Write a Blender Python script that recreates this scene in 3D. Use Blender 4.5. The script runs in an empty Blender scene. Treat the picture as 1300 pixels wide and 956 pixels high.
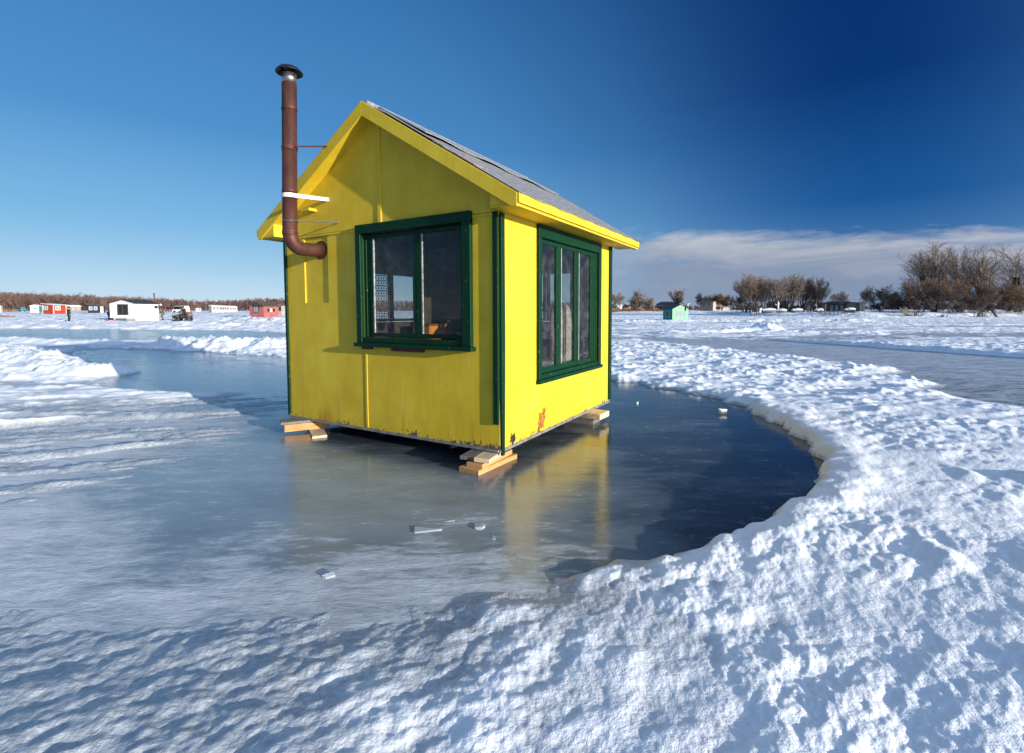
import bpy, bmesh, math, random
import numpy as np
from mathutils import Vector, Matrix, noise as mnoise

R = math.radians
scene = bpy.context.scene
col = scene.collection
random.seed(7)

# ------------------------------------------------------------------ constants
CAM_H = 1.45
F_PX, TILT = 623.41, 0.0619          # focal length in photo pixels (1300 wide), downward tilt
HUT = dict(cx=-.1113, cy=4.45, rot=-.5367, roll=-.0036, z0=.1686)
SUN_H = Vector((.780, -.626, 0)).normalized()      # horizontal direction to the sun
SUN_EL = R(9.0)

def spot(px, depth):
    """ground position at a given depth, in the direction of photo column px"""
    return ((px - 650) / F_PX * (depth * math.cos(TILT) + CAM_H * math.sin(TILT)), depth)

# ------------------------------------------------------------------ numpy noise
def _hash(ix, iy, seed):
    h = (ix.astype(np.int64) * 374761393 + iy.astype(np.int64) * 668265263 + seed * 2147483647) & 0xFFFFFFFF
    h = ((h ^ (h >> 13)) * 1274126177) & 0xFFFFFFFF
    h = h ^ (h >> 16)
    return h

def perlin(x, y, seed=0):
    x = np.asarray(x, float); y = np.asarray(y, float)
    x0 = np.floor(x); y0 = np.floor(y)
    fx = x - x0; fy = y - y0
    u = fx * fx * fx * (fx * (fx * 6 - 15) + 10); v = fy * fy * fy * (fy * (fy * 6 - 15) + 10)
    def g(ix, iy, dx, dy):
        a = _hash(ix, iy, seed) * (2 * math.pi / 4294967296.0)
        return np.cos(a) * dx + np.sin(a) * dy
    n00 = g(x0, y0, fx, fy); n10 = g(x0 + 1, y0, fx - 1, fy)
    n01 = g(x0, y0 + 1, fx, fy - 1); n11 = g(x0 + 1, y0 + 1, fx - 1, fy - 1)
    return 1.5 * ((n00 * (1 - u) + n10 * u) * (1 - v) + (n01 * (1 - u) + n11 * u) * v)

def fbm(x, y, octv=3, seed=0, gain=.5):
    s = 0; a = 1
    for i in range(octv):
        s = s + a * perlin(x, y, seed + i * 17); a *= gain; x = x * 2.03 + 11.3; y = y * 2.03 - 7.1
    return s

def sstep(a, b, x):
    t = np.clip((x - a) / (b - a), 0, 1)
    return t * t * (3 - 2 * t)

def poly_sdf(x, y, P):
    """signed distance to polygon P, negative inside"""
    d2 = np.full(x.shape, 1e18); inside = np.zeros(x.shape, bool)
    n = len(P)
    for i in range(n):
        ax, ay = P[i]; bx, by = P[(i + 1) % n]
        ex, ey = bx - ax, by - ay
        t = np.clip(((x - ax) * ex + (y - ay) * ey) / (ex * ex + ey * ey), 0, 1)
        d2 = np.minimum(d2, (x - ax - t * ex) ** 2 + (y - ay - t * ey) ** 2)
        c = ((ay > y) != (by > y)) & (x < (bx - ax) * (y - ay) / ((by - ay) or 1e-9) + ax)
        inside ^= c
    d = np.sqrt(d2)
    return np.where(inside, -d, d)

def line_dist(x, y, P):
    d2 = np.full(x.shape, 1e18)
    for (ax, ay), (bx, by) in zip(P[:-1], P[1:]):
        ex, ey = bx - ax, by - ay
        t = np.clip(((x - ax) * ex + (y - ay) * ey) / (ex * ex + ey * ey), 0, 1)
        d2 = np.minimum(d2, (x - ax - t * ex) ** 2 + (y - ay - t * ey) ** 2)
    return np.sqrt(d2)

# ------------------------------------------------------------------ terrain height field
BASIN = [(2.0, 9.8), (2.83, 8.75), (3.37, 7.43), (3.36, 6.14), (3.12, 5.08), (2.78, 4.35), (2.2, 3.68), (1.62, 3.27),
         (1.25, 3.07), (.95, 2.97), (.45, 2.86), (.13, 2.78), (-.2, 2.68), (-.54, 2.60), (-.9, 2.52), (-1.5, 2.50),
         (-2.3, 2.55), (-3.1, 3.0), (-4.0, 3.9), (-4.2, 4.6), (-3.9, 5.4), (-4.3, 6.4), (-6.0, 7.6), (-8.6, 10.6),
         (-11, 12.6), (-15.5, 17.6), (-14.5, 18.6), (-11, 17.2), (-8, 15.2), (-5.5, 14.8), (-2, 13.6), (1, 11.4)]
ROAD = [(7.2, 6.86), (7.0, 7.8), (7.9, 9.4), (9, 11.9), (8.6, 14.9), (7, 20), (6, 26), (13, 23.5), (15.5, 15), (20, 8), (14, 3)]
LEFT_ROAD = [(-34, 25), (-19, 23.2), (-13, 23.0), (-11, 28), (-20, 36), (-48, 42), (-70, 34)]
LAND = [(54, 262), (96, 240), (62, 150), (57, 122), (62, 108), (69, 97), (88, 99), (110, 103), (150, 108), (600, 150), (600, 900), (54, 900)]

RIDGES = [  # polyline, height, half width, roughness
    ([(-13.5, 19.6), (-10.5, 18.3), (-8, 17.8), (-5, 17.3), (-1, 16.6)], .36, .9),
    ([(-17, 16.2), (-13.4, 13.3), (-10.3, 11.4), (-9.6, 10.9)], .30, .75),
    ([(-26, 23.0), (-20, 21.4), (-16.8, 20.6)], .16, .45),
    ([(13, 23.6), (14.6, 19), (15.8, 14.5)], .11, .22),
    ([(17, 33.5), (17.6, 33.2)], .42, .55),
    ([(10, 31), (16, 33.5), (22, 30)], .15, .7),
    ([(-36, 64), (-30, 60), (-24, 58)], .45, 1.6),
    ([(-30, 44), (-20, 40), (-12, 38)], .22, .9),
    ([(14, 60), (30, 66), (44, 62)], .3, 1.2),
    ([(-7.4, 8.8), (-6.3, 8.3), (-5.2, 8.2)], .05, .35),
]

def terrain(x, y):
    x = np.atleast_1d(np.asarray(x, float)); y = np.atleast_1d(np.asarray(y, float))
    r = np.hypot(x, y)
    left = sstep(.8, -.7, x) * sstep(9, 7, y)              # icy, soft edged zone on the left
    wx = .10 * fbm(x * 1.7, y * 1.7, 3, 3) + .035 * perlin(x * 9, y * 9, 8) + .05 * perlin(x * 4.2, y * 4.2, 9)
    wy = .10 * fbm(x * 1.7, y * 1.7, 3, 43) + .035 * perlin(x * 9, y * 9, 48) + .05 * perlin(x * 4.2, y * 4.2, 49)
    far = sstep(8, 14, y)
    d = poly_sdf(x + wx * (1 + 4 * far), y + wy * (1 + 4 * far), BASIN)
    # lumps, elongated along the wind direction
    ca, sa = math.cos(R(36)), math.sin(R(36))
    a = x * ca + y * sa; b = -x * sa + y * ca
    near = sstep(60, 14, r)
    big = fbm(a * .55, b * .9, 3, 21)
    w2a = .35 * perlin(a * 1.1, b * 1.1, 201); w2b = .35 * perlin(a * 1.1, b * 1.1, 202)
    lump = .010 * (1 - 2.0 * np.abs(perlin((a + w2a) * 1.9, (b + w2b) * 3.4, 31))) \
         + .0105 * perlin(a * 5.2 + w2b, b * 8.2 + w2a, 33) + .010 * perlin(a * 2.6, b * 4.1 + w2a, 36) \
         + .0065 * perlin(a * 12, b * 15, 35) + .0042 * perlin(a * 25, b * 29, 37) + .0020 * perlin(a * 53, b * 53, 39)
    patch = sstep(-.35, .45, fbm(x * .8 + 5, y * .8, 2, 61))       # some areas calmer than others
    lump = lump * (.45 + .75 * patch)
    rough = .05 * fbm(x * .9, y * 1.6, 4, 71)                      # clods further out
    clod = .045 * np.maximum(0, fbm(x * 1.9, y * 2.6, 3, 75, .6)) ** 1.2 * 2 
    Hs = (.035 + .095 * sstep(.5, 3.0, x)) * (1 - left) + .012 * left + .015 * big * (1 - .8 * left)
    w = (.13 + .6 * sstep(1.6, -.3, x) * sstep(5, 4, y)) * (1 - left) + 1.5 * left
    w = w + .5 * sstep(6.5, 8.5, y)
    Hs = Hs * (1 - .45 * sstep(6.5, 9, y))
    soft = np.maximum(left, sstep(1.6, -.3, x) * sstep(5, 4, y))
    k = sstep(0, 1, d / w + .42 * soft)
    lscale = 1 - .80 * left * sstep(1.5, 2.2, y) - .60 * left * sstep(2.2, 1.5, y)
    h = -.05 + (.05 + Hs) * k
    grow = sstep(-.02, .45, d)
    mid = sstep(5, 9, y)
    # scattered larger clods
    cl_ = np.maximum(0, perlin(a * 2.7 + 3, b * 3.6, 207) - .22) * np.maximum(0, .4 + fbm(x * .7, y * .7, 2, 209))
    lump = lump + .07 * cl_ + .006 * big * patch
    h = h + grow * lscale * (lump * (1 - .5 * mid) + mid * (rough * .7 + clod * .8))
    # outward ridged lip of the rim
    h = h + .03 * np.exp(-((d - .28) / .16) ** 2) * sstep(.6, 2.2, x) * (1 - far)
    # ridged icy tracks on the left
    ta, tb = x * math.cos(R(24)) + y * math.sin(R(24)), -x * math.sin(R(24)) + y * math.cos(R(24))
    zl = sstep(-2.2, -4.2, x) * sstep(2.6, 3.4, y) * sstep(9.5, 7.5, y)
    tr = .060 * (fbm(ta * .35, tb * 2.3, 4, 91, .6)) + .014 * perlin(ta * 5, tb * 9, 95) + .008 * perlin(ta * 12, tb * 19, 96)
    h = h * (1 - zl) + zl * (tr + .012 + .05 * sstep(-4.5, -7.5, x))
    # foreground left: streaky crust partly over the ice
    fl = left * sstep(3.3, 2.2, y) 
    h = h + fl * (.009 * fbm(a * 2.0, b * 2.6, 4, 97, .62) + .006 * perlin(a * 14, b * 22, 98) + .035 * sstep(2.6, 1.3, y) + .008 * perlin(a * 4, b * 9, 99) - .004)
    # distance: streaked mixture of snow and bare ice
    ff = sstep(18, 30, y)
    q = x * .96 + y * .22; p = y * .96 - x * .18
    streak = fbm(q * .035, p * .16, 4, 111, .6) 
    sr = sstep(-14, 8, x)
    h2 = (.05 - .045 * sr) + (.085 + .0003 * r) * streak + .055 * fbm(q * .45, p * .9, 4, 121, .6) * sstep(260, 60, r)
    h2 = h2 + .05 * sstep(-8, -20, x)
    lf = .35 + .65 * sstep(4, -8, x)
    h2 = h2 + lf * sstep(400, 120, r) * (.11 * (1 - 2 * np.abs(perlin(q * .42, p * .55, 221))) + .06 * perlin(q * 1.0, p * 1.3, 222) + .035 * perlin(q * 2.3, p * 2.6, 223) * sstep(90, 40, r))
    h = h * (1 - ff) + h2 * ff
    # bare roads
    for P, s in ((ROAD, 131), (LEFT_ROAD, 141)):
        dr = poly_sdf(x + .5 * perlin(x * .7, y * .7, s), y + .5 * perlin(x * .7, y * .7, s + 3), P)
        kr = sstep(.35, -.5, dr)
        h = h * (1 - kr) + kr * (-.010 + .022 * fbm(q * .25, p * 1.2, 4, s + 5, .6) + .004 * perlin(x * 5, y * 5, s + 9))
    for P, hh, ww in RIDGES:
        dl = line_dist(x + .5 * ww * fbm(x * .8, y * .8, 2, 151), y + .5 * ww * fbm(x * .8, y * .8, 2, 157), P)
        g = np.exp(-(dl / ww) ** 2)
        h = h + hh * g * (1 + .22 * fbm(x * 1.3, y * 1.3, 3, 161) + .16 * (.4 - np.abs(perlin(x * 5.5, y * 5.5, 163))) + .07 * perlin(x * 11, y * 11, 164)) + g * (.10 * hh * 2) * np.maximum(0, fbm(x * 3.1, y * 3.1, 4, 165, .75))
    # the lake snow swells a little towards the left shore
    lr = sstep(5, -15, x)
    h = h + lr * np.interp(r, [70, 125, 220, 420, 3000], [0, .45, .85, 1.25, 1.5])
    h = h + (1 - lr) * np.interp(r, [70, 140, 260, 3000], [0, .10, .35, 1.2])
    dl = poly_sdf(x, y, LAND)
    far_ok = sstep(70, 90, y)
    h = h + far_ok * sstep(1.5, -5, dl + 2.0 * perlin(x * .15, y * .15, 171)) * (.75 + .25 * fbm(x * .2, y * .2, 3, 175) + .6 * sstep(-5, -60, dl))
    return h

def gz(x, y):
    return float(terrain(x, y)[0])

# ------------------------------------------------------------------ material helpers
def mat(name):
    m = bpy.data.materials.new(name); m.use_nodes = True
    nt = m.node_tree
    b = nt.nodes['Principled BSDF']
    return m, nt, b

def N(nt, t, **kw):
    n = nt.nodes.new(t)
    for k, v in kw.items():
        if k in n.inputs: n.inputs[k].default_value = v
        else: setattr(n, k, v)
    return n

def ramp(nt, stops, fac=None):
    n = nt.nodes.new('ShaderNodeValToRGB')
    e = n.color_ramp.elements
    while len(e) < len(stops): e.new(.5)
    for i, (p, c) in enumerate(stops):
        e[i].position = p
        e[i].color = (c, c, c, 1) if isinstance(c, (int, float)) else (*c, 1)
    if fac is not None: nt.links.new(fac, n.inputs[0])
    return n

def mixc(nt, fac, a, b, blend='MIX'):
    n = nt.nodes.new('ShaderNodeMix'); n.data_type = 'RGBA'; n.blend_type = blend
    for s, v in ((0, fac), (6, a), (7, b)):
        if hasattr(v, 'links') or hasattr(v, 'is_linked'): nt.links.new(v, n.inputs[s])
        elif s == 0: n.inputs[0].default_value = v
        else: n.inputs[s].default_value = (*v, 1) if len(v) == 3 else v
    return n.outputs[2]

def math_n(nt, op, a, b=None, c=None, clamp=False):
    n = nt.nodes.new('ShaderNodeMath'); n.operation = op; n.use_clamp = clamp
    for i, v in enumerate((a, b, c)):
        if v is None: continue
        if hasattr(v, 'is_linked'): nt.links.new(v, n.inputs[i])
        else: n.inputs[i].default_value = v
    return n.outputs[0]

def coords(nt, kind='Object', scale=(1, 1, 1), rot=(0, 0, 0)):
    tc = nt.nodes.new('ShaderNodeTexCoord'); mp = nt.nodes.new('ShaderNodeMapping')
    mp.inputs['Scale'].default_value = scale; mp.inputs['Rotation'].default_value = rot
    nt.links.new(tc.outputs[kind], mp.inputs[0])
    return mp.outputs[0]

def noise_n(nt, vec, scale, detail=3, rough=.5, dist=0):
    n = N(nt, 'ShaderNodeTexNoise', Scale=scale, Detail=detail, Roughness=rough, Distortion=dist)
    nt.links.new(vec, n.inputs['Vector'])
    return n.outputs['Fac']

def bump(nt, b, height, strength=.3, distance=.01):
    n = nt.nodes.new('ShaderNodeBump'); n.inputs['Strength'].default_value = strength; n.inputs['Distance'].default_value = distance
    nt.links.new(height, n.inputs['Height'])
    nt.links.new(n.outputs[0], b.inputs['Normal'])
    return n

def worn(name, c, c2=None, scale=6, rough=.6, bumpd=.003, metallic=0, stretch=(1, 1, 1), spec=.4, lo=.35, hi=.65):
    """a plain material with uneven colour and a little relief"""
    m, nt, b = mat(name)
    v = coords(nt, 'Object', stretch)
    f = noise_n(nt, v, scale, 5, .6)
    c2 = c2 or tuple(x * .65 for x in c)
    r = ramp(nt, [(lo, c2), (hi, c)], f)
    nt.links.new(r.outputs[0], b.inputs['Base Color'])
    b.inputs['Roughness'].default_value = rough; b.inputs['Metallic'].default_value = metallic
    b.inputs['Specular IOR Level'].default_value = spec
    if bumpd:
        f2 = noise_n(nt, v, scale * 4, 4, .6)
        bump(nt, b, f2, .5, bumpd)
    return m

# ------------------------------------------------------------------ mesh helpers
class MB:
    def __init__(s): s.v = []; s.f = []; s.m = []
    def quad(s, pts, m=0):
        i = len(s.v); s.v += [tuple(p) for p in pts]; s.f.append(tuple(range(i, i + len(pts)))); s.m.append(m); return s
    def box(s, lo, hi, m=0, M=None):
        (a, b, c), (d, e, f) = lo, hi
        P = [(a, b, c), (d, b, c), (d, e, c), (a, e, c), (a, b, f), (d, b, f), (d, e, f), (a, e, f)]
        if M is not None: P = [tuple(M @ Vector(p)) for p in P]
        i = len(s.v); s.v += P
        for q in ((0, 3, 2, 1), (4, 5, 6, 7), (0, 1, 5, 4), (1, 2, 6, 5), (2, 3, 7, 6), (3, 0, 4, 7)):
            s.f.append(tuple(i + k for k in q)); s.m.append(m)
        return s
    def prism(s, poly, vec, m=0):
        """extrude a planar polygon (3D points) along vec"""
        n = len(poly); i = len(s.v); vec = Vector(vec)
        P = [Vector(p) for p in poly]
        nrm = Vector((0, 0, 0))
        for k in range(n):
            nrm += (P[k]).cross(P[(k + 1) % n])
        if nrm.dot(vec) > 0: P = P[::-1]
        s.v += [tuple(p) for p in P] + [tuple(p + vec) for p in P]
        s.f.append(tuple(i + k for k in range(n))); s.m.append(m)
        s.f.append(tuple(i + n + k for k in reversed(range(n)))); s.m.append(m)
        for k in range(n):
            k2 = (k + 1) % n
            s.f.append((i + k2, i + k, i + n + k, i + n + k2)); s.m.append(m)
        return s
    def tube(s, path, rad, n=12, m=0, cap=True):
        path = [Vector(p) for p in path]; L = len(path)
        rad = rad if isinstance(rad, (list, tuple)) else [rad] * L
        up = Vector((0, 0, 1)); i0 = len(s.v); prev = None
        for k, p in enumerate(path):
            t = (path[min(k + 1, L - 1)] - path[max(k - 1, 0)]).normalized()
            if prev is None:
                x = t.cross(Vector((1, 0, 0)) if abs(t.x) < .9 else Vector((0, 1, 0))).normalized()
            else:
                x = (prev - t * prev.dot(t)).normalized()
            prev = x; y = t.cross(x)
            for j in range(n):
                an = 2 * math.pi * j / n
                s.v.append(tuple(p + (x * math.cos(an) + y * math.sin(an)) * rad[k]))
        for k in range(L - 1):
            for j in range(n):
                j2 = (j + 1) % n; a = i0 + k * n
                s.f.append((a + j, a + j2, a + n + j2, a + n + j)); s.m.append(m)
        if cap:
            s.f.append(tuple(i0 + j for j in reversed(range(n)))); s.m.append(m)
            s.f.append(tuple(i0 + (L - 1) * n + j for j in range(n))); s.m.append(m)
        return s
    def lathe(s, prof, o=(0, 0, 0), n=24, m=0):
        i0 = len(s.v)
        for r, z in prof:
            for j in range(n):
                an = 2 * math.pi * j / n
                s.v.append((o[0] + r * math.cos(an), o[1] + r * math.sin(an), o[2] + z))
        for k in range(len(prof) - 1):
            for j in range(n):
                j2 = (j + 1) % n; a = i0 + k * n
                s.f.append((a + j, a + j2, a + n + j2, a + n + j)); s.m.append(m)
        return s
    def build(s, name, mats, parent=None, bevel=0, smooth=False, segs=2):
        me = bpy.data.meshes.new(name); me.from_pydata(s.v, [], s.f)
        mats = mats if isinstance(mats, (list, tuple)) else [mats]
        for x in mats: me.materials.append(x)
        me.polygons.foreach_set('material_index', s.m)
        if smooth: me.polygons.foreach_set('use_smooth', [True] * len(s.f))
        me.update()
        o = bpy.data.objects.new(name, me); col.objects.link(o)
        if parent: o.parent = parent
        if bevel:
            b = o.modifiers.new('bevel', 'BEVEL'); b.width = bevel; b.segments = segs; b.limit_method = 'ANGLE'
        return o

def tag(o, label=None, cat=None, group=None, kind=None):
    if label: o['label'] = label
    if cat: o['category'] = cat
    if group: o['group'] = group
    if kind: o['kind'] = kind
    return o

def empty(name, loc, rz=0, label=None, cat=None, group=None):
    o = bpy.data.objects.new(name, None); o.empty_display_size = .2; col.objects.link(o)
    o.location = loc; o.rotation_euler = (0, 0, rz)
    return tag(o, label, cat, group)

# ------------------------------------------------------------------ materials
def snow_material():
    m, nt, b = mat('snow')
    v = coords(nt, 'Object')
    at = nt.nodes.new('ShaderNodeAttribute'); at.attribute_name = 'thin'
    thin = at.outputs['Fac']
    n1 = noise_n(nt, v, 5, 5, .6)
    n2 = noise_n(nt, v, 38, 4, .6)
    n3 = noise_n(nt, v, 140, 3, .6)
    clean = ramp(nt, [(.3, (.80, .83, .88)), (.65, (.90, .91, .93))], n1)
    icy = ramp(nt, [(.35, (.30, .34, .38)), (.7, (.55, .58, .62))], n2)
    t2 = math_n(nt, 'ADD', thin, math_n(nt, 'MULTIPLY', math_n(nt, 'SUBTRACT', n1, .5), .9))
    t3 = ramp(nt, [(.3, 0.), (.75, 1.)], t2)
    c = mixc(nt, t3.outputs[0], clean.outputs[0], icy.outputs[0])
    nt.links.new(c, b.inputs['Base Color'])
    rr = ramp(nt, [(0, .62), (1, .28)], t3.outputs[0])
    nt.links.new(rr.outputs[0], b.inputs['Roughness'])
    b.inputs['Specular IOR Level'].default_value = .3
    hh = math_n(nt, 'ADD', math_n(nt, 'MULTIPLY', n2, .85), math_n(nt, 'MULTIPLY', n3, .15))
    bn = bump(nt, b, hh, .75, .012)
    ln = nt.nodes.new('ShaderNodeVectorMath'); ln.operation = 'LENGTH'; nt.links.new(v, ln.inputs[0])
    fr = math_n(nt, 'DIVIDE', math_n(nt, 'SUBTRACT', ln.outputs['Value'], 12.), 60., clamp=True)
    nf = noise_n(nt, v, 1.1, 5, .62)
    b2 = nt.nodes.new('ShaderNodeBump'); b2.inputs['Distance'].default_value = .45
    nt.links.new(math_n(nt, 'MULTIPLY', fr, .9), b2.inputs['Strength']); nt.links.new(nf, b2.inputs['Height']); nt.links.new(bn.outputs[0], b2.inputs['Normal'])
    nt.links.new(b2.outputs[0], b.inputs['Normal'])
    return m

def ice_material():
    m, nt, b = mat('ice')
    v = coords(nt, 'Object')
    vs = coords(nt, 'Object', (.55, 1.5, 1), (0, 0, R(-20)))
    def attr(n):
        a = nt.nodes.new('ShaderNodeAttribute'); a.attribute_name = n; return a.outputs['Fac']
    frost, milk = attr('frost'), attr('milk')
    big = noise_n(nt, vs, .9, 5, .6, .4)
    mid = noise_n(nt, vs, 3.1, 6, .66, .5)
    fine = noise_n(nt, vs, 11, 5, .68, .4)
    tiny = noise_n(nt, vs, 48, 3, .65)
    g = math_n(nt, 'ADD', milk, math_n(nt, 'MULTIPLY', math_n(nt, 'SUBTRACT', big, .5), 1.0), clamp=True)
    g = math_n(nt, 'ADD', g, math_n(nt, 'MULTIPLY', math_n(nt, 'SUBTRACT', mid, .5), .55), clamp=True)
    base = mixc(nt, g, (.036, .045, .050), (.29, .35, .395))
    # trapped bubbles and scratches
    speck = ramp(nt, [(.58, 0.), (.72, 1.)], fine)
    dot = ramp(nt, [(.68, 0.), (.76, 1.)], tiny)
    base = mixc(nt, math_n(nt, 'MULTIPLY', speck.outputs[0], math_n(nt, 'MULTIPLY_ADD', g, .30, .20)), base, (.52, .56, .59))
    base = mixc(nt, math_n(nt, 'MULTIPLY', dot.outputs[0], math_n(nt, 'MULTIPLY_ADD', g, .25, .22)), base, (.70, .73, .75))
    # frost and blown snow dust
    f = math_n(nt, 'ADD', frost, math_n(nt, 'ADD', math_n(nt, 'MULTIPLY', math_n(nt, 'SUBTRACT', mid, .5), 1.3), math_n(nt, 'MULTIPLY', math_n(nt, 'SUBTRACT', fine, .5), .8)))
    fm = ramp(nt, [(.38, 0.), (.62, .5), (.95, 1.)], f).outputs[0]
    fcol = mixc(nt, tiny, (.46, .50, .54), (.80, .83, .86))
    base = mixc(nt, fm, base, fcol)
    nt.links.new(base, b.inputs['Base Color'])
    rr = math_n(nt, 'MULTIPLY_ADD', g, .13, .05)
    rr = math_n(nt, 'MULTIPLY_ADD', speck.outputs[0], .15, rr)
    rr = math_n(nt, 'MULTIPLY_ADD', fm, .45, rr)
    nt.links.new(rr, b.inputs['Roughness'])
    b.inputs['IOR'].default_value = 1.42
    hh = math_n(nt, 'ADD', math_n(nt, 'MULTIPLY', fine, 1.0), math_n(nt, 'MULTIPLY', tiny, .25))
    hh = math_n(nt, 'ADD', hh, math_n(nt, 'ADD', math_n(nt, 'MULTIPLY', big, 2.0), math_n(nt, 'MULTIPLY', mid, 1.3)))
    hh = math_n(nt, 'ADD', hh, math_n(nt, 'MULTIPLY', fm, math_n(nt, 'MULTIPLY_ADD', tiny, 1.2, .6)))
    bn = bump(nt, b, hh, .40, .0065)
    nt.links.new(math_n(nt, 'MULTIPLY_ADD', g, .26, .19), bn.inputs['Strength'])
    return m

def yellow_material(name, seed=0, dirt=True):
    m, nt, b = mat(name)
    v = coords(nt, 'Object')
    tc = nt.nodes.new('ShaderNodeSeparateXYZ'); nt.links.new(v, tc.inputs[0])
    vg = coords(nt, 'Object', (7, 7, .6))
    n1 = noise_n(nt, v, 2.3, 5, .6)
    grain = noise_n(nt, vg, 3.5, 5, .65)
    n3 = noise_n(nt, v, 26, 4, .65)
    c = ramp(nt, [(.3, (.57, .385, .017)), (.55, (.68, .487, .028)), (.75, (.73, .555, .05))], n1)
    base = mixc(nt, math_n(nt, 'MULTIPLY', ramp(nt, [(.42, 1.), (.60, 0.)], grain).outputs[0], .22), c.outputs[0], (.55, .37, .025))
    if dirt:
        z = tc.outputs[2]
        # chipped paint along the bottom edge
        zz = math_n(nt, 'ADD', math_n(nt, 'MULTIPLY_ADD', z, -8.0, .50), math_n(nt, 'MULTIPLY', math_n(nt, 'SUBTRACT', n1, .5), 2.6))
        k = math_n(nt, 'ADD', zz, math_n(nt, 'MULTIPLY', math_n(nt, 'SUBTRACT', n3, .55), 3.2))
        chip = ramp(nt, [(.42, 0.), (.52, 1.)], k)
        chipc = ramp(nt, [(.4, (.055, .045, .035)), (.6, (.20, .14, .09))], noise_n(nt, v, 60, 3, .6))
        # rust coloured run-down stains
        vs = coords(nt, 'Object', (5, 5, .45))
        st = math_n(nt, 'MULTIPLY', ramp(nt, [(.56, 0.), (.72, 1.)], noise_n(nt, vs, 1.6, 3, .5)).outputs[0],
                    ramp(nt, [(.0, 1.), (.30, .0)], z).outputs[0])
        base = mixc(nt, math_n(nt, 'MULTIPLY', st, .55), base, (.33, .13, .02))
        scr = ramp(nt, [(.635, 0.), (.67, 1.)], noise_n(nt, coords(nt, 'Object', (2, 2, 17)), 2.1, 6, .7))
        base = mixc(nt, math_n(nt, 'MULTIPLY', scr.outputs[0], .4), base, (.32, .26, .05))
        base = mixc(nt, chip.outputs[0], base, chipc.outputs[0])
        # peeled strip at the foot of the front wall towards the near corner, orange stain towards the left
        fr = ramp(nt, [(.0, 1.), (.02, 1.), (.05, 0.)], tc.outputs[1]).outputs[0]
        xr = ramp(nt, [(0, 0.), (1, 1.)], math_n(nt, 'MULTIPLY_ADD', tc.outputs[0], 1.1, 1.05)).outputs[0]
        pe = math_n(nt, 'MULTIPLY_ADD', z, -17., .12)
        pe = math_n(nt, 'ADD', pe, math_n(nt, 'ADD', math_n(nt, 'MULTIPLY', xr, 1.0), math_n(nt, 'MULTIPLY', math_n(nt, 'SUBTRACT', n3, .5), 4.2)))
        pm = math_n(nt, 'MULTIPLY', ramp(nt, [(.45, 0.), (.52, 1.)], pe).outputs[0], math_n(nt, 'MULTIPLY', fr, ramp(nt, [(.05, 0.), (.3, 1.)], xr).outputs[0]))
        base = mixc(nt, pm, base, chipc.outputs[0])
        sx = math_n(nt, 'ABSOLUTE', math_n(nt, 'ADD', tc.outputs[0], 2.42))
        so_ = math_n(nt, 'ADD', math_n(nt, 'MULTIPLY_ADD', sx, -3.6, 1.0), math_n(nt, 'ADD', math_n(nt, 'MULTIPLY', z, -3.2), math_n(nt, 'MULTIPLY', math_n(nt, 'SUBTRACT', grain, .5), 2.4)))
        base = mixc(nt, math_n(nt, 'MULTIPLY', math_n(nt, 'MULTIPLY', ramp(nt, [(.3, 0.), (1., .75)], so_).outputs[0], fr), 1.), base, (.32, .11, .015))
        # faded patches where the paint has worn
        fade = ramp(nt, [(.54, 0.), (.66, .45)], noise_n(nt, coords(nt, 'Object', (1.6, 1.6, .5), (0, 0, .6)), 1.7, 5, .62, .5))
        base = mixc(nt, math_n(nt, 'MULTIPLY', fade.outputs[0], .6), base, (.50, .36, .045))
    nt.links.new(base, b.inputs['Base Color'])
    b.inputs['Roughness'].default_value = .55
    b.inputs['Specular IOR Level'].default_value = .3
    hb = math_n(nt, 'ADD', math_n(nt, 'MULTIPLY', grain, .5), math_n(nt, 'ADD', math_n(nt, 'MULTIPLY', n3, .12), math_n(nt, 'MULTIPLY', n1, 1.6)))
    bump(nt, b, hb, .35, .006)
    return m

def paint_material(name, c, wear, wear_c, scale=18, rough=.45):
    m, nt, b = mat(name)
    v = coords(nt, 'Object')
    n1 = noise_n(nt, v, scale, 6, .7)
    n2 = noise_n(nt, v, 3, 3, .5)
    base = mixc(nt, n2, tuple(x * .75 for x in c), tuple(min(1, x * 1.2) for x in c))
    w = ramp(nt, [(1 - wear, 0.), (1 - wear + .05, 1.)], n1)
    base = mixc(nt, w.outputs[0], base, wear_c)
    nt.links.new(base, b.inputs['Base Color']); b.inputs['Roughness'].default_value = rough
    b.inputs['Specular IOR Level'].default_value = .18
    bump(nt, b, n1, .3, .003)
    return m

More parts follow.
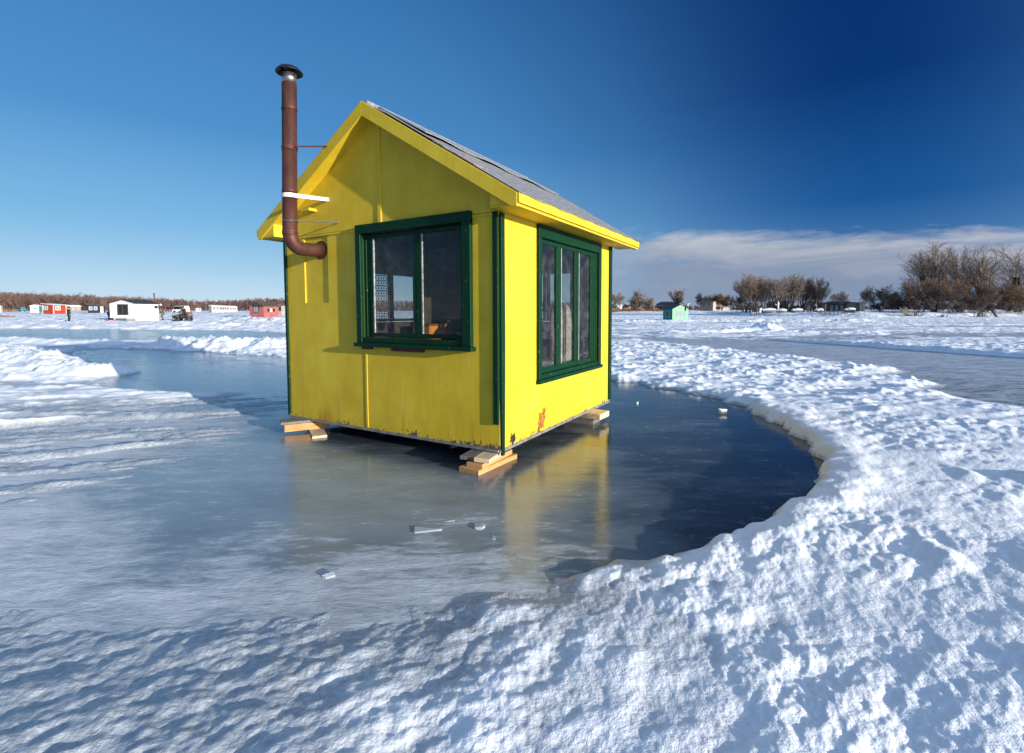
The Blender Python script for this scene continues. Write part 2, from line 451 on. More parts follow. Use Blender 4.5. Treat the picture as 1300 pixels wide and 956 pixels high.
def glass_material():
    m = bpy.data.materials.new('window_glass'); m.use_nodes = True
    nt = m.node_tree; nt.nodes.clear()
    out = nt.nodes.new('ShaderNodeOutputMaterial')
    tr = N(nt, 'ShaderNodeBsdfTransparent'); tr.inputs[0].default_value = (.66, .70, .70, 1)
    gl = N(nt, 'ShaderNodeBsdfGlossy', Roughness=.02)
    df = N(nt, 'ShaderNodeBsdfDiffuse'); df.inputs[0].default_value = (.5, .5, .5, 1)
    fr = N(nt, 'ShaderNodeFresnel', IOR=1.5)
    v = coords(nt, 'Object')
    nn = noise_n(nt, v, 2.5, 2)
    bm = nt.nodes.new('ShaderNodeBump'); bm.inputs['Strength'].default_value = .05; bm.inputs['Distance'].default_value = .01
    nt.links.new(nn, bm.inputs['Height']); nt.links.new(bm.outputs[0], gl.inputs['Normal'])
    mx = nt.nodes.new('ShaderNodeMixShader'); nt.links.new(fr.outputs[0], mx.inputs[0]); nt.links.new(tr.outputs[0], mx.inputs[1]); nt.links.new(gl.outputs[0], mx.inputs[2])
    m2 = nt.nodes.new('ShaderNodeMixShader')
    dirt = ramp(nt, [(.45, .015), (.8, .10)], noise_n(nt, v, 7, 5, .6))
    nt.links.new(dirt.outputs[0], m2.inputs[0]); nt.links.new(mx.outputs[0], m2.inputs[1]); nt.links.new(df.outputs[0], m2.inputs[2])
    nt.links.new(m2.outputs[0], out.inputs[0])
    return m

def wood_material(name, c, c2, scale=4, stretch=(1, .12, 1), rough=.65):
    m, nt, b = mat(name)
    v = coords(nt, 'Object', stretch)
    n1 = noise_n(nt, v, scale * 9, 5, .65, .6)
    n2 = noise_n(nt, coords(nt, 'Object'), scale, 4, .6)
    r = ramp(nt, [(.32, c2), (.62, c)], n1)
    base = mixc(nt, math_n(nt, 'MULTIPLY', ramp(nt, [(.52, 0.), (.75, 1.)], n2).outputs[0], .5), r.outputs[0], tuple(x * .45 for x in c2))
    nt.links.new(base, b.inputs['Base Color']); b.inputs['Roughness'].default_value = rough
    b.inputs['Specular IOR Level'].default_value = .25
    bump(nt, b, n1, .5, .003)
    return m

def bark(name, c, c2, sc=2.0):
    m, nt, b = mat(name)
    v = coords(nt, 'Object')
    r = ramp(nt, [(.35, c2), (.65, c)], noise_n(nt, v, sc, 4, .6))
    nt.links.new(r.outputs[0], b.inputs['Base Color']); b.inputs['Roughness'].default_value = .85
    b.inputs['Specular IOR Level'].default_value = .15
    return m

M_SNOW = snow_material(); M_ICE = ice_material()
M_YEL = yellow_material('yellow_wall_paint'); M_YEL2 = yellow_material('yellow_trim_paint', dirt=False)
M_GREEN = paint_material('green_trim_paint', (.0006, .030, .011), .37, (.10, .15, .09), 24, .5)
M_GLASS = glass_material()
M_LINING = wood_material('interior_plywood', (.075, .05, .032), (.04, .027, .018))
M_TAN = wood_material('fresh_lumber', (.60, .33, .13), (.44, .22, .08))
M_TAN2 = wood_material('pale_lumber', (.66, .52, .36), (.52, .36, .2))
M_GREYW = wood_material('weathered_lumber', (.22, .20, .18), (.10, .09, .08))
M_PIPE = worn('rusty_stovepipe', (.115, .042, .028), (.05, .025, .022), 5, .55, .002, .35, (3, 3, .7))
M_PIPED = worn('sooty_steel', (.035, .03, .03), (.015, .014, .014), 8, .45, .001, .5)
M_STEEL = worn('bright_steel', (.42, .40, .38), (.25, .22, .2), 9, .35, .001, .9)
M_ALU = worn('white_strap_metal', (.72, .70, .66), (.55, .5, .45), 12, .5, .001)
M_RUST = worn('rusted_iron', (.13, .035, .02), (.06, .02, .015), 14, .7, .002)
M_DARK = worn('black_timber', (.035, .03, .027), (.018, .015, .013), 8, .8)  # near-black wood colour for floor frame, small rot patch and roof splinter
M_FLASH = worn('grey_flashing', (.34, .34, .35), (.18, .16, .15), 10, .45, .002, .3)
M_ROOF = worn('grey_roll_roofing', (.23, .235, .25), (.12, .125, .135), 16, .75, .004)
M_ROOF2 = worn('grey_roofing_patch', (.26, .265, .28), (.15, .15, .165), 22, .7, .004)

# ------------------------------------------------------------------ snow sheet (structure)
def build_ground():
    fine = np.linspace(R(-51), R(51), 821)
    coarse = np.linspace(R(51), R(309), 122)[1:-1]
    th = np.concatenate([fine, coarse])                  # measured clockwise from +y
    rr = [.55]
    while rr[-1] < 150: rr.append(rr[-1] * 1.0056 + .0005)
    while rr[-1] < 5000: rr.append(rr[-1] * 1.05)
    rr = np.array(rr)
    T, Rr = np.meshgrid(th, rr)
    X = (Rr * np.sin(T)).ravel(); Y = (Rr * np.cos(T)).ravel()
    Z = np.empty_like(X)
    for i in range(0, len(X), 200000):
        Z[i:i + 200000] = terrain(X[i:i + 200000], Y[i:i + 200000])
    nt_, nr = len(th), len(rr)
    X = np.append(X, 0.); Y = np.append(Y, 0.); Z = np.append(Z, Z[:nt_].mean())
    j = np.arange(nt_); j2 = (j + 1) % nt_
    base = (np.arange(nr - 1) * nt_)[:, None]
    q = np.stack([base + j, base + j2, base + nt_ + j2, base + nt_ + j], -1).reshape(-1, 4)
    q = q[:, ::-1]
    zq = Z[q]
    q = q[(zq > -.025).any(1)]
    tri = np.stack([np.full(nt_, len(X) - 1), j, j2], -1)[:, ::-1]
    nv = len(X); nf = len(q) + len(tri)
    me = bpy.data.meshes.new('snow')
    me.vertices.add(nv); me.vertices.foreach_set('co', np.stack([X, Y, Z], -1).astype(np.float32).ravel())
    loops = np.concatenate([q.ravel(), tri.ravel()]).astype(np.int32)
    me.loops.add(len(loops)); me.loops.foreach_set('vertex_index', loops)
    me.polygons.add(nf)
    st = np.concatenate([np.arange(len(q)) * 4, len(q) * 4 + np.arange(len(tri)) * 3]).astype(np.int32)
    me.polygons.foreach_set('loop_start', st)
    me.update(calc_edges=True); me.validate()
    me.polygons.foreach_set('use_smooth', np.ones(len(me.polygons), bool))
    at = me.attributes.new('thin', 'FLOAT', 'POINT')
    r = np.hypot(X, Y)
    thin = sstep(.075, .0, Z) * sstep(70, 30, r)
    left = sstep(.3, -1.2, X) * sstep(9, 7, Y)
    thin = np.clip(np.maximum(thin * .9, left * sstep(.13, .03, Z) * .95), 0, 1)
    at.data.foreach_set('value', thin.astype(np.float32))
    me.materials.append(M_SNOW)
    o = bpy.data.objects.new('snow', me); col.objects.link(o)
    tag(o, kind='structure')
build_ground()

def build_ice():
    fine = np.linspace(R(-56), R(56), 380); coarse = np.linspace(R(56), R(304), 60)[1:-1]
    th = np.concatenate([fine, coarse]); rr = [.5]
    while rr[-1] < 60: rr.append(rr[-1] * 1.013)
    while rr[-1] < 5000: rr.append(rr[-1] * 1.12)
    rr = np.array(rr); T, Q = np.meshgrid(th, rr)
    X = (Q * np.sin(T)).ravel(); Y = (Q * np.cos(T)).ravel()
    nt_, nr = len(th), len(rr); r = Q.ravel()
    d = poly_sdf(X + .1 * perlin(X * 1.7, Y * 1.7, 3), Y + .1 * perlin(X * 1.7, Y * 1.7, 43), BASIN)
    left = sstep(1.2, -.6, X) * sstep(11, 7, Y)
    hx, hy = X - HUT['cx'], Y - HUT['cy']
    edge = np.exp(np.minimum(d, 0) / (.20 + .55 * left))
    lo = sstep(-1.6, -3.6, X) * sstep(8, 6.5, Y)
    frost = edge * (.14 + .50 * left) + .18 * lo + .05 * left
    # snow dusted ice on the lake roads
    frost = np.where(d > .3, np.maximum(frost, .42 + .22 * sstep(3, 6, X)), frost)
    frost = np.where(Y > 13, .34 + .32 * sstep(-4, 6, X), frost)
    milk = np.clip(.62 - .42 * X - .03 * (Y - 3), 0, 1.0)
    milk = np.where(X < 0, np.clip(.62 + .10 * (-X), 0, .95), milk)
    milk = milk * (1 - .25 * sstep(5.0, 8.5, Y) * sstep(16, 12, Y))
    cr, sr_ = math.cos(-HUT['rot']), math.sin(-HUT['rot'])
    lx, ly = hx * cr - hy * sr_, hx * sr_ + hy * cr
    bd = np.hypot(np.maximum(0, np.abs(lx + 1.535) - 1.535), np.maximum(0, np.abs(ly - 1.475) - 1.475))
    milk = milk * (.15 + .85 * sstep(-.1, .8, bd)); frost = frost * sstep(.0, .6, bd)  # ice darkened around the hut: its dark reflection put into the colour
    milk = np.maximum(milk, sstep(11, 17, r) * .75)
    j = np.arange(nt_); j2 = (j + 1) % nt_
    base = (np.arange(nr - 1) * nt_)[:, None]
    q = np.stack([base + j, base + nt_ + j, base + nt_ + j2, base + j2], -1).reshape(-1, 4)
    X = np.append(X, 0); Y = np.append(Y, 0)
    tri = np.stack([np.full(nt_, len(X) - 1), j, j2], -1)[:, [0, 1, 2]][:, ::-1]
    verts = np.stack([X, Y, np.zeros_like(X)], -1).astype(np.float32)
    q = q[:, ::-1]
    me = bpy.data.meshes.new('ice'); me.vertices.add(len(X)); me.vertices.foreach_set('co', verts.ravel())
    loops = np.concatenate([q[:, ::-1].ravel()[::1], tri.ravel()]).astype(np.int32)
    me.loops.add(len(loops)); me.loops.foreach_set('vertex_index', loops)
    me.polygons.add(len(q) + len(tri))
    me.polygons.foreach_set('loop_start', np.concatenate([np.arange(len(q)) * 4, len(q) * 4 + np.arange(len(tri)) * 3]).astype(np.int32))
    me.update(calc_edges=True)
    if me.polygons[0].normal.z < 0: me.flip_normals()
    for nm, a in (('frost', frost), ('milk', milk)):
        at = me.attributes.new(nm, 'FLOAT', 'POINT'); at.data.foreach_set('value', np.append(a, .4).astype(np.float32))
    me.materials.append(M_ICE)
    o = bpy.data.objects.new('ice', me); col.objects.link(o); tag(o, kind='structure')
build_ice()

# ------------------------------------------------------------------ the yellow hut
W, D = 3.07, 2.95
ZR, RK, OVF, OVS, OVB, ZS = 3.408, .624, .145, .283, .325, 2.169
def roof_top(x): return ZR - RK * abs(x + W / 2)      # top of the roof deck at local x
hut = empty('fishing_hut', (HUT['cx'], HUT['cy'], HUT['z0']), 0,
            'weathered bright yellow wooden ice fishing hut with green trimmed windows and tall rusty stovepipe', 'fishing hut')
hut.rotation_euler = (0, HUT['roll'], HUT['rot'])

def wall_panel(name, span, zlo, zhi, holes, place, mats, gable=None, th=.05, parent=hut):
    """sheet wall with rectangular openings. place(u, w, t) maps (along, up, inwards) to local xyz"""
    us = sorted({span[0], span[1], *[h[0] for h in holes], *[h[1] for h in holes]})
    zs = sorted({zlo, zhi, *[h[2] for h in holes], *[h[3] for h in holes]})
    bm = bmesh.new(); vd = {}
    def V(u, z, t):
        k = (round(u, 4), round(z, 4), t)
        if k not in vd: vd[k] = bm.verts.new(place(u, z, t))
        return vd[k]
    def hole(u, z): return any(h[0] < u < h[1] and h[2] < z < h[3] for h in holes)
    for u0, u1 in zip(us[:-1], us[1:]):
        for z0, z1 in zip(zs[:-1], zs[1:]):
            if hole((u0 + u1) / 2, (z0 + z1) / 2): continue
            f = bm.faces.new([V(u0, z0, 0), V(u1, z0, 0), V(u1, z1, 0), V(u0, z1, 0)]); f.material_index = 0
            f = bm.faces.new([V(u0, z1, th), V(u1, z1, th), V(u1, z0, th), V(u0, z0, th)]); f.material_index = 1
    if gable:
        top = [V(u, zhi, 0) for u in us]; topb = [V(u, zhi, th) for u in us]
        f = bm.faces.new(top + [V(*g, 0) for g in gable]); f.material_index = 0
        f = bm.faces.new(topb[::-1] + [V(*g, th) for g in reversed(gable)]); f.material_index = 1
    for e in [e for e in bm.edges if len(e.link_faces) == 1 and e.verts[0].co is not None]:
        pass
    inv = {v: k for k, v in vd.items()}
    be = [e for e in bm.edges if len(e.link_faces) == 1 and inv[e.verts[0]][2] == 0]
    for e in be:
        a, b = inv[e.verts[0]], inv[e.verts[1]]
        f = bm.faces.new([e.verts[0], e.verts[1], V(b[0], b[1], th), V(a[0], a[1], th)])
        um, zm = (a[0] + b[0]) / 2, (a[1] + b[1]) / 2
        f.material_index = 2 if any(h[0] - .01 < um < h[1] + .01 and h[2] - .01 < zm < h[3] + .01 for h in holes[:1]) else 0
    bmesh.ops.recalc_face_normals(bm, faces=bm.faces)
    me = bpy.data.meshes.new(name); bm.to_mesh(me); bm.free()
    for m in mats: me.materials.append(m)
    o = bpy.data.objects.new(name, me); col.objects.link(o); o.parent = parent
    return o

UND = .035 / math.cos(math.atan(RK))
def und(x): return roof_top(x) - UND - .004
gab = [(0, und(0)), (-W / 2, und(-W / 2)), (-W, und(-W))]
# front: big window opening and the shallow stove niche
FW = (-1.725, -.37, 1.0, 2.107)
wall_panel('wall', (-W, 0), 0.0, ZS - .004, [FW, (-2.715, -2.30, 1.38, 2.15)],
           lambda u, z, t: (u, t, z), [M_YEL, M_LINING, M_GREEN])
wall_panel('gable_panel', (-W, 0), ZS, ZS + .03, [], lambda u, z, t: (u, t - .006, z), [M_YEL2, M_LINING, M_GREEN], gable=gab)
# niche back
MB().box((-2.80, .016, 1.3), (-2.22, .046, 2.16)).build('niche_panel', M_YEL, hut)
RWIN = (.783, 2.425, .608, 2.05)
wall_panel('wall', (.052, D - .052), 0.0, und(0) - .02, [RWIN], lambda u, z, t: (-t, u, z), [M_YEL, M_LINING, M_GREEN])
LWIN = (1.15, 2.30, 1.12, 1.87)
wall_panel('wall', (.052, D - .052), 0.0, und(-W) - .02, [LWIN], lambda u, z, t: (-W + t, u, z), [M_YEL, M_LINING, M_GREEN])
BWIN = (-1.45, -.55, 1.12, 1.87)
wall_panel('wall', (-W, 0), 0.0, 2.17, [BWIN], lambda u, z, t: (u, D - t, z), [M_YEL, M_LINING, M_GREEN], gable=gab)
# battens and sheet joints on the front
MB().box((-1.487, -.018, ZS + .012), (-1.437, -.0065, und(-1.46) - .03)).build('batten', M_YEL2, hut, .003)
MB().box((-1.730, -.007, .01), (-1.7, .001, .905)).build('batten', M_YEL, hut, .002)
MB().box((-W - .02, -.010, ZS - .028), (.0, -.0005, ZS - .005)).build('joint_strip', M_YEL2, hut, .002)
# bottom flashing
mb = MB(); mb.box((-W, -.009, -.028), (-.012, .02, -.002)); mb.build('flashing', M_FLASH, hut, .003)
mb = MB(); mb.box((-.02, .0, -.03), (.009, D, -.002)); mb.build('flashing', M_FLASH, hut, .003)
# floor frame
mb = MB()
mb.box((-W + .05, .05, .01), (-.05, D - .05, .05))
mb.build('floor', M_LINING, hut)
mb = MB()
for x in (-W + .12, -W / 2, -.2): mb.box((x - .04, .03, -.06), (x + .04, D - .03, .008))
mb.build('floor_frame', M_DARK, hut)

def corner_board(name, lo, hi, taper=None):
    return MB().box(lo, hi).build(name, M_GREEN, hut, .004)
# near corner: two green boards
MB().box((-.058, -.024, .235), (-.004, -.0015, ZS)).build('corner_board', M_GREEN, hut, .004)
MB().prism([(.0015, -.002, ZS - .01), (.0015, .060, ZS - .01), (.0015, .064, 1.0), (.0015, .050, -.055), (.0015, .008, -.055), (.0015, -.002, .5)], (.024, 0, 0)).build('corner_board', M_GREEN, hut, .003)
MB().box((-W - .024, -.012, .0), (-W - .001, .065, ZS - .01)).build('corner_board', M_GREEN, hut, .004)
MB().box((-W, -.022, .03), (-W + .035, -.001, ZS - .01)).build('corner_board', M_GREEN, hut, .004)
MB().box((.0015, D - .075, .02), (.024, D + .012, ZS)).build('corner_board', M_GREEN, hut, .004)
# rotten hole in the paint at the foot of the right wall
def blotch(name, pts, place, m, th=.006):
    P = [Vector(place(u, z)) for u, z in pts]
    return P
M_ROT = worn('rotten_orange_wood', (.50, .20, .03), (.10, .04, .015), 30, .85, .01)
pts = []
for k in range(22):
    an = 2 * math.pi * k / 22; rr_ = 1 + .28 * math.sin(k * 2.3) + .15 * math.sin(k * 5.1)
    pts.append((.0022, .83 + .075 * rr_ * math.cos(an) + .05 * math.sin(an), .12 + .115 * rr_ * math.sin(an)))
MB().prism(pts, (.003, 0, 0)).build('rot_patch', M_ROT, hut)
pts = []
for k in range(16):
    an = 2 * math.pi * k / 16; rr_ = 1 + .3 * math.sin(k * 2.9) + .2 * math.sin(k * 4.3)
    pts.append((.0022, .23 + .05 * rr_ * math.cos(an), .055 + .05 * rr_ * math.sin(an)))
MB().prism(pts, (.002, 0, 0)).build('rot_patch', M_DARK, hut)

M_PUTTY = worn('grey_glazing_putty', (.42, .42, .40), (.20, .21, .2), 22, .7, .001)
# ---- windows
def window_unit(name, place, outer, panes, sillz, prot=.05, casw=.085, sill_over=.03, sill_prot=.087, sash=.042, head=None):
    """place(u, z, t): t positive outwards. outer=(u0,u1,z0,z1) of the casing; panes: list of (u0,u1,z0,z1) glass"""
    def bx(mb, u0, u1, z0, z1, t0, t1):
        P = [place(a, b, c) for c in (t0, t1) for b in (z0, z1) for a in (u0, u1)]
        lo = tuple(min(p[i] for p in P) for i in range(3)); hi = tuple(max(p[i] for p in P) for i in range(3))
        mb.box(lo, hi)
    u0, u1, z0, z1 = outer
    head = head or casw
    mb = MB()
    bx(mb, u0, u1, z1 - head, z1, .0012, prot)
    bx(mb, u0, u0 + casw * .75, z0, z1 - head - .001, .0012, prot)
    bx(mb, u1 - casw, u1, z0, z1 - head - .001, .0012, prot)
    bx(mb, u0 + casw * .75 + .001, u1 - casw - .001, z0, z0 + casw * .55, .0012, prot - .012)
    f = mb.build('window_frame', M_GREEN, hut, .005)
    mb = MB(); bx(mb, u0 - .012, u1 + sill_over, z0 - .042, z0 - .001, .0015, sill_prot)
    mb.build('sill', M_GREEN, f, .005)
    for a, b, c, d in panes:
        mb = MB()
        t0, t1 = -.045, -.012
        s = sash
        bx(mb, a - s, b + s, d, d + s, t0, t1); bx(mb, a - s, b + s, c - s, c, t0, t1)
        bx(mb, a - s, a, c + .0005, d - .0005, t0, t1); bx(mb, b, b + s, c + .0005, d - .0005, t0, t1)
        sh = mb.build('sash', M_GREEN, f, .004)
        mb = MB(); P = [place(u, z, -.028) for u, z in ((a - .01, c - .01), (b + .01, c - .01), (b + .01, d + .01), (a - .01, d + .01))]
        mb.quad(P); mb.build('pane', M_GLASS, sh)
        mb = MB(); bx(mb, a + .0005, a + .013, c + .001, d - .001, -.027, -.0135); mb.build('glazing_strip', M_PUTTY, sh)
    return f
fw = window_unit('window_frame', lambda u, z, t: (u, -t, z), (-1.80, -.285, .945, 2.20),
            [(-1.60, -1.03, 1.05, 2.05), (-.925, -.44, 1.05, 2.05)], .93, casw=.10, head=.095)
MB().box((-1.03 + .043, .010, 1.001), (-.925 - .043, .05, 2.1)).build('mullion', M_GREEN, fw)
MB().box((-1.7245, .006, 1.001), (-1.690, .049, 2.106)).build('jamb', M_GREEN, fw, .004)
MB().box((-1.688, .016, 1.001), (-1.643, .049, 2.106)).build('jamb', M_GREEN, fw, .004)
rw = window_unit('window_frame', lambda u, z, t: (t, u, z), (.715, 2.515, .56, 2.165),
            [(.85, 1.215, .67, 1.985), (1.345, 1.715, .67, 1.985), (1.855, 2.23, .67, 1.985)], .55, prot=.034, casw=.09, head=.13, sill_prot=.05, sash=.058)
MB().box((-.049, 2.289, .609), (-.008, 2.335, 2.049)).build('jamb', M_GREEN, rw, .004)
MB().box((-.049, 2.337, .609), (-.003, 2.4245, 2.049)).build('jamb', M_GREEN, rw, .004)
for ym in (1.2735, 1.7735): MB().box((-.044, ym, .609), (-.013, ym + .013, 2.042)).build('mullion', M_GREEN, rw)
window_unit('window_frame', lambda u, z, t: (-W - t, u, z), (1.08, 2.38, 1.05, 1.95), [(1.22, 1.68, 1.17, 1.83), (1.78, 2.24, 1.17, 1.83)], 1.05, casw=.07, head=.07)
window_unit('window_frame', lambda u, z, t: (u, D + t, z), (-1.52, -.48, 1.05, 1.95), [(-1.40, -1.05, 1.17, 1.83), (-.95, -.6, 1.17, 1.83)], 1.05, casw=.07, head=.07)
# rusty bracket scraps below the front window
MB().box((-1.30, -.05, .868), (-.88, -.0015, .900)).build('rusty_bracket', M_RUST, hut, .004)
MB().box((-1.74, -.04, .872), (-1.60, -.0015, .900)).build('rusty_bracket', M_RUST, hut, .004)

# ---- roof
def slab(x0, x1, y0, y1, off, th):
    """sloped slab between x0..x1 on the roof plane lifted by off (top surface), thickness th, vertical sides"""
    P = [(x0, y0, roof_top(x0) + off), (x1, y0, roof_top(x1) + off), (x1, y1, roof_top(x1) + off), (x0, y1, roof_top(x0) + off)]
    return P, (0, 0, -th)
rf = MB()
P, v = slab(-W / 2, OVS - .004, -OVF + .004, D + OVB - .004, 0, .035); rf.prism(P, v)
P, v = slab(-W - OVS + .004, -W / 2, -OVF + .004, D + OVB - .004, 0, .035); rf.prism(P, v)
roof = rf.build('roof', M_ROOF, hut)
# roll roofing sheets lying in courses on the right slope, edges slightly lifted
courses = [(-.62, .315, .010), (-1.36, -.50, .016)]
rng = random.Random(3)
for k, (xa, xb, off) in enumerate(courses):
    mb = MB()
    n = 26
    for s in range(n):
        ya = -OVF - .014 + (D + OVB + OVF + .03) * s / n; yb = -OVF - .014 + (D + OVB + OVF + .03) * (s + 1) / n
        o0 = off + .006 * math.sin(s * 1.7 + k); o1 = off + .006 * math.sin((s + 1) * 1.7 + k)
        P = [(xa, ya, roof_top(xa) + off + .004), (xb, ya, roof_top(xb) + o0), (xb, yb, roof_top(xb) + o1), (xa, yb, roof_top(xa) + off + .004)]
        mb.prism(P, (0, 0, -.0045))
    mb.build('roofing_sheet', M_ROOF, hut)
mb = MB()   # upper layer, loose, shorter, lifted from the deck
n = 22
for s in range(n):
    ya = .02 + (D + .1) * s / n; yb = .02 + (D + .1) * (s + 1) / n
    l0 = .045 + .010 * math.sin(s * .9); l1 = .045 + .010 * math.sin((s + 1) * .9)
    xa, xb = -W / 2 + .02, -.86
    P = [(xa, ya, roof_top(xa) + .026), (xb, ya, roof_top(xb) + l0), (xb, yb, roof_top(xb) + l1), (xa, yb, roof_top(xa) + .026)]
    mb.prism(P, (0, 0, -.008))
mb.build('roofing_sheet', M_ROOF2, hut)
MB().box((-W / 2 - .05, -OVF + .02, ZR - .035), (-W / 2 + .05, D + OVB - .02, ZR + .008)).build('ridge_cap', M_ROOF2, hut, .012)
mb = MB()
for s in range(12):
    ya = -OVF - .012 + 3.44 * s / 12; yb = ya + 3.44 / 12
    xa, xb = -W - OVS - .03, -W / 2 - .03
    mb.prism([(xa, ya, roof_top(xa) + .008), (xb, ya, roof_top(xb) + .008), (xb, yb, roof_top(xb) + .008), (xa, yb, roof_top(xa) + .008)], (0, 0, -.0045))
mb.build('roofing_sheet', M_ROOF, hut)
# torn red flashing scrap near the right eave
MB().prism([(-.42, -OVF - .01, roof_top(-.42) + .022), (-.16, -OVF - .012, roof_top(-.16) + .019), (-.18, .10, roof_top(-.18) + .019), (-.36, .06, roof_top(-.36) + .02)], (0, 0, -.004)).build('roof_scrap', worn('faded_red_shingle', (.30, .12, .10), (.3, .28, .27), 20, .8), hut)
# rake boards front and back
HB = .150
for y in (-OVF - .022, D + OVB):
    for xa, xb in ((-W / 2, OVS), (-W / 2, -W - OVS)):
        sgn = 1 if xb > xa else -1
        x0 = xa + sgn * .0008
        tp = .004
        mb = MB().prism([(x0, y, roof_top(x0) - tp), (xb, y, roof_top(xb) - tp), (xb, y, roof_top(xb) - HB + .03), (xb - sgn * .06, y, roof_top(xb - sgn * .06) - HB), (x0, y, roof_top(x0) - HB)], (0, .022, 0))
        mb.build('rake_board', M_YEL2, hut, .003)
# sloped soffit of the front overhang
for xa, xb in ((-W / 2 + .001, OVS - .03), (-W / 2 - .001, -W - OVS + .03)):
    z = lambda x: roof_top(x) - HB + .02
    mb = MB().prism([(xa, -OVF + .001, z(xa)), (xb, -OVF + .001, z(xb)), (xb, -.0075, z(xb)), (xa, -.0075, z(xa))], (0, 0, .014))
    mb.build('soffit', M_YEL2, hut)
for xs, sg in ((0.0015, 1), (-W - .0015, -1)):
    MB().prism([(xs, -OVF + .003, 2.190), (xs + sg * .21, -OVF + .003, 2.190), (xs + sg * .19, -OVF + .003, 2.20), (xs, -OVF + .003, roof_top(0) - HB + .018)], (0, OVF + .045, 0)).build('rake_return', M_YEL2, hut)
# eave fascia boards and flat soffits, both sides
for s in (1, -1):
    ex = OVS if s > 0 else -W - OVS
    inner = 0 if s > 0 else -W
    ztop = roof_top(ex) - .002
    mb = MB()
    x0, x1 = sorted((ex + s * .001, ex + s * .023))
    mb.box((x0, -OVF - .018, ztop - .088), (x1, D + OVB + .018, ztop - .004))
    mb.build('fascia', M_YEL2, hut, .003)
    x0, x1 = sorted((ex - s * .02, ex - s * .001))
    MB().box((x0, -OVF + .002, ztop - .112), (x1, D + OVB - .002, ztop - .04)).build('fascia', M_YEL2, hut, .002)
    x0, x1 = sorted((inner + s * .0015, ex - s * .021))
    MB().box((x0, -OVF + .004, 2.172), (x1, D + OVB - .004, 2.188)).build('soffit', M_YEL2, hut, .002)
# splinters of roofing sticking out at the far corner
MB().tube([(OVS + .0, D + OVB - .05, roof_top(OVS) + .008), (OVS + .04, D + OVB + .06, roof_top(OVS) - .01)], .004, 5).build('roof_scrap', M_DARK, hut)

# ---- stove pipe
px_, py_ = -2.43, -.37
pr = .076
path = [(px_, .018, 1.985), (px_, -.13, 1.972), (px_, -.22, 1.972)]
for k in range(1, 7):
    an = k / 6 * math.pi / 2
    path.append((px_, -.23 - .15 * math.sin(an) , 1.972 + .15 * (1 - math.cos(an))))
base_top = path[-1]
elbow = MB().tube(path, pr, 24); elbow.lathe([(pr + .003, 0), (pr + .004, .01), (pr + .003, .02)], (px_, py_ - .01, base_top[2] - .01))
elb = elbow.build('pipe_elbow', M_PIPE, hut, smooth=True)
py_ = base_top[1]
zt = 3.80
lean = .03
def pp(z): return (px_ - lean * 0 + .012 * (z - 2.1), py_ + .02 * (z - 2.1), z)
pipe = MB()
secs = [2.12, 2.55, 3.0, 3.42, zt - .10]
for a, b in zip(secs[:-1], secs[1:]):
    pipe.tube([pp(a), pp(a + .03), pp(a + .035), pp(b)], [pr + .0035, pr + .0035, pr, pr - .001], 28)
pipe.build('stovepipe', M_PIPE, hut, smooth=True)
MB().tube([pp(zt - .10), pp(zt)], pr - .003, 28).build('pipe_collar', M_STEEL, hut, smooth=True)
o = pp(zt)
cap = MB().lathe([(.02, .085), (.035, .082), (.10, .060), (.136, .022), (.138, .012), (.134, .012), (.10, .045), (.0, .06)], o, 32)
cap.lathe([(.0, .088), (.02, .085)], o, 32)
for k in range(3):
    an = k * 2.09
    cap.box((o[0] + .068 * math.cos(an) - .008, o[1] + .068 * math.sin(an) - .008, zt - .03), (o[0] + .068 * math.cos(an) + .008, o[1] + .068 * math.sin(an) + .008, zt + .055))
cap.build('pipe_cap', M_PIPED, hut, smooth=True)
# straps and tie rods
q = pp(3.03)
mb = MB().tube([(q[0] + .07, q[1] - .02, q[2]), (-2.06, -OVF - .024, 3.04)], .008, 8); mb.lathe([(pr + .004, -.012), (pr + .008, 0), (pr + .004, .012)], q, 24)
mb.build('tie_rod', M_RUST, hut)
q = pp(2.52)
mb = MB().lathe([(pr + .002, -.022), (pr + .006, -.022), (pr + .006, .022), (pr + .002, .022)], q, 28)
mb.prism([(q[0] + pr - .03, q[1] - .062, q[2] - .022), (q[0] + pr - .03, q[1] - .062, q[2] + .022), (-2.26, -.0085, 2.555), (-2.26, -.0085, 2.515)], (.006, .006, 0))
mb.build('pipe_strap', M_ALU, hut)
MB().box((-2.62, -.11, 2.42), (-2.46, -.007, 2.452)).build('bracket_block', M_YEL2, hut, .003)
q = pp(2.25)
mb = MB().tube([(q[0] + .06, q[1] - .04, q[2]), (-2.10, -.007, 2.262)], .007, 8); mb.lathe([(pr + .004, -.008), (pr + .007, 0), (pr + .004, .008)], q, 24)
mb.build('tie_rod', M_STEEL, hut)
MB().lathe([(pr + .004, 0), (pr + .03, 0), (pr + .03, .004)], (0, 0, 0), 24).build('pipe_thimble', M_RUST, hut).matrix_local = Matrix.Translation((px_, .014, 1.985)) @ Matrix.Rotation(R(90), 4, 'X')

HM = Matrix.Translation((HUT['cx'], HUT['cy'], HUT['z0'])) @ Matrix.Rotation(HUT['rot'], 4, 'Z') @ Matrix.Rotation(HUT['roll'], 4, 'Y')
def hw(x, y, z=0): return HM @ Vector((x, y, z))

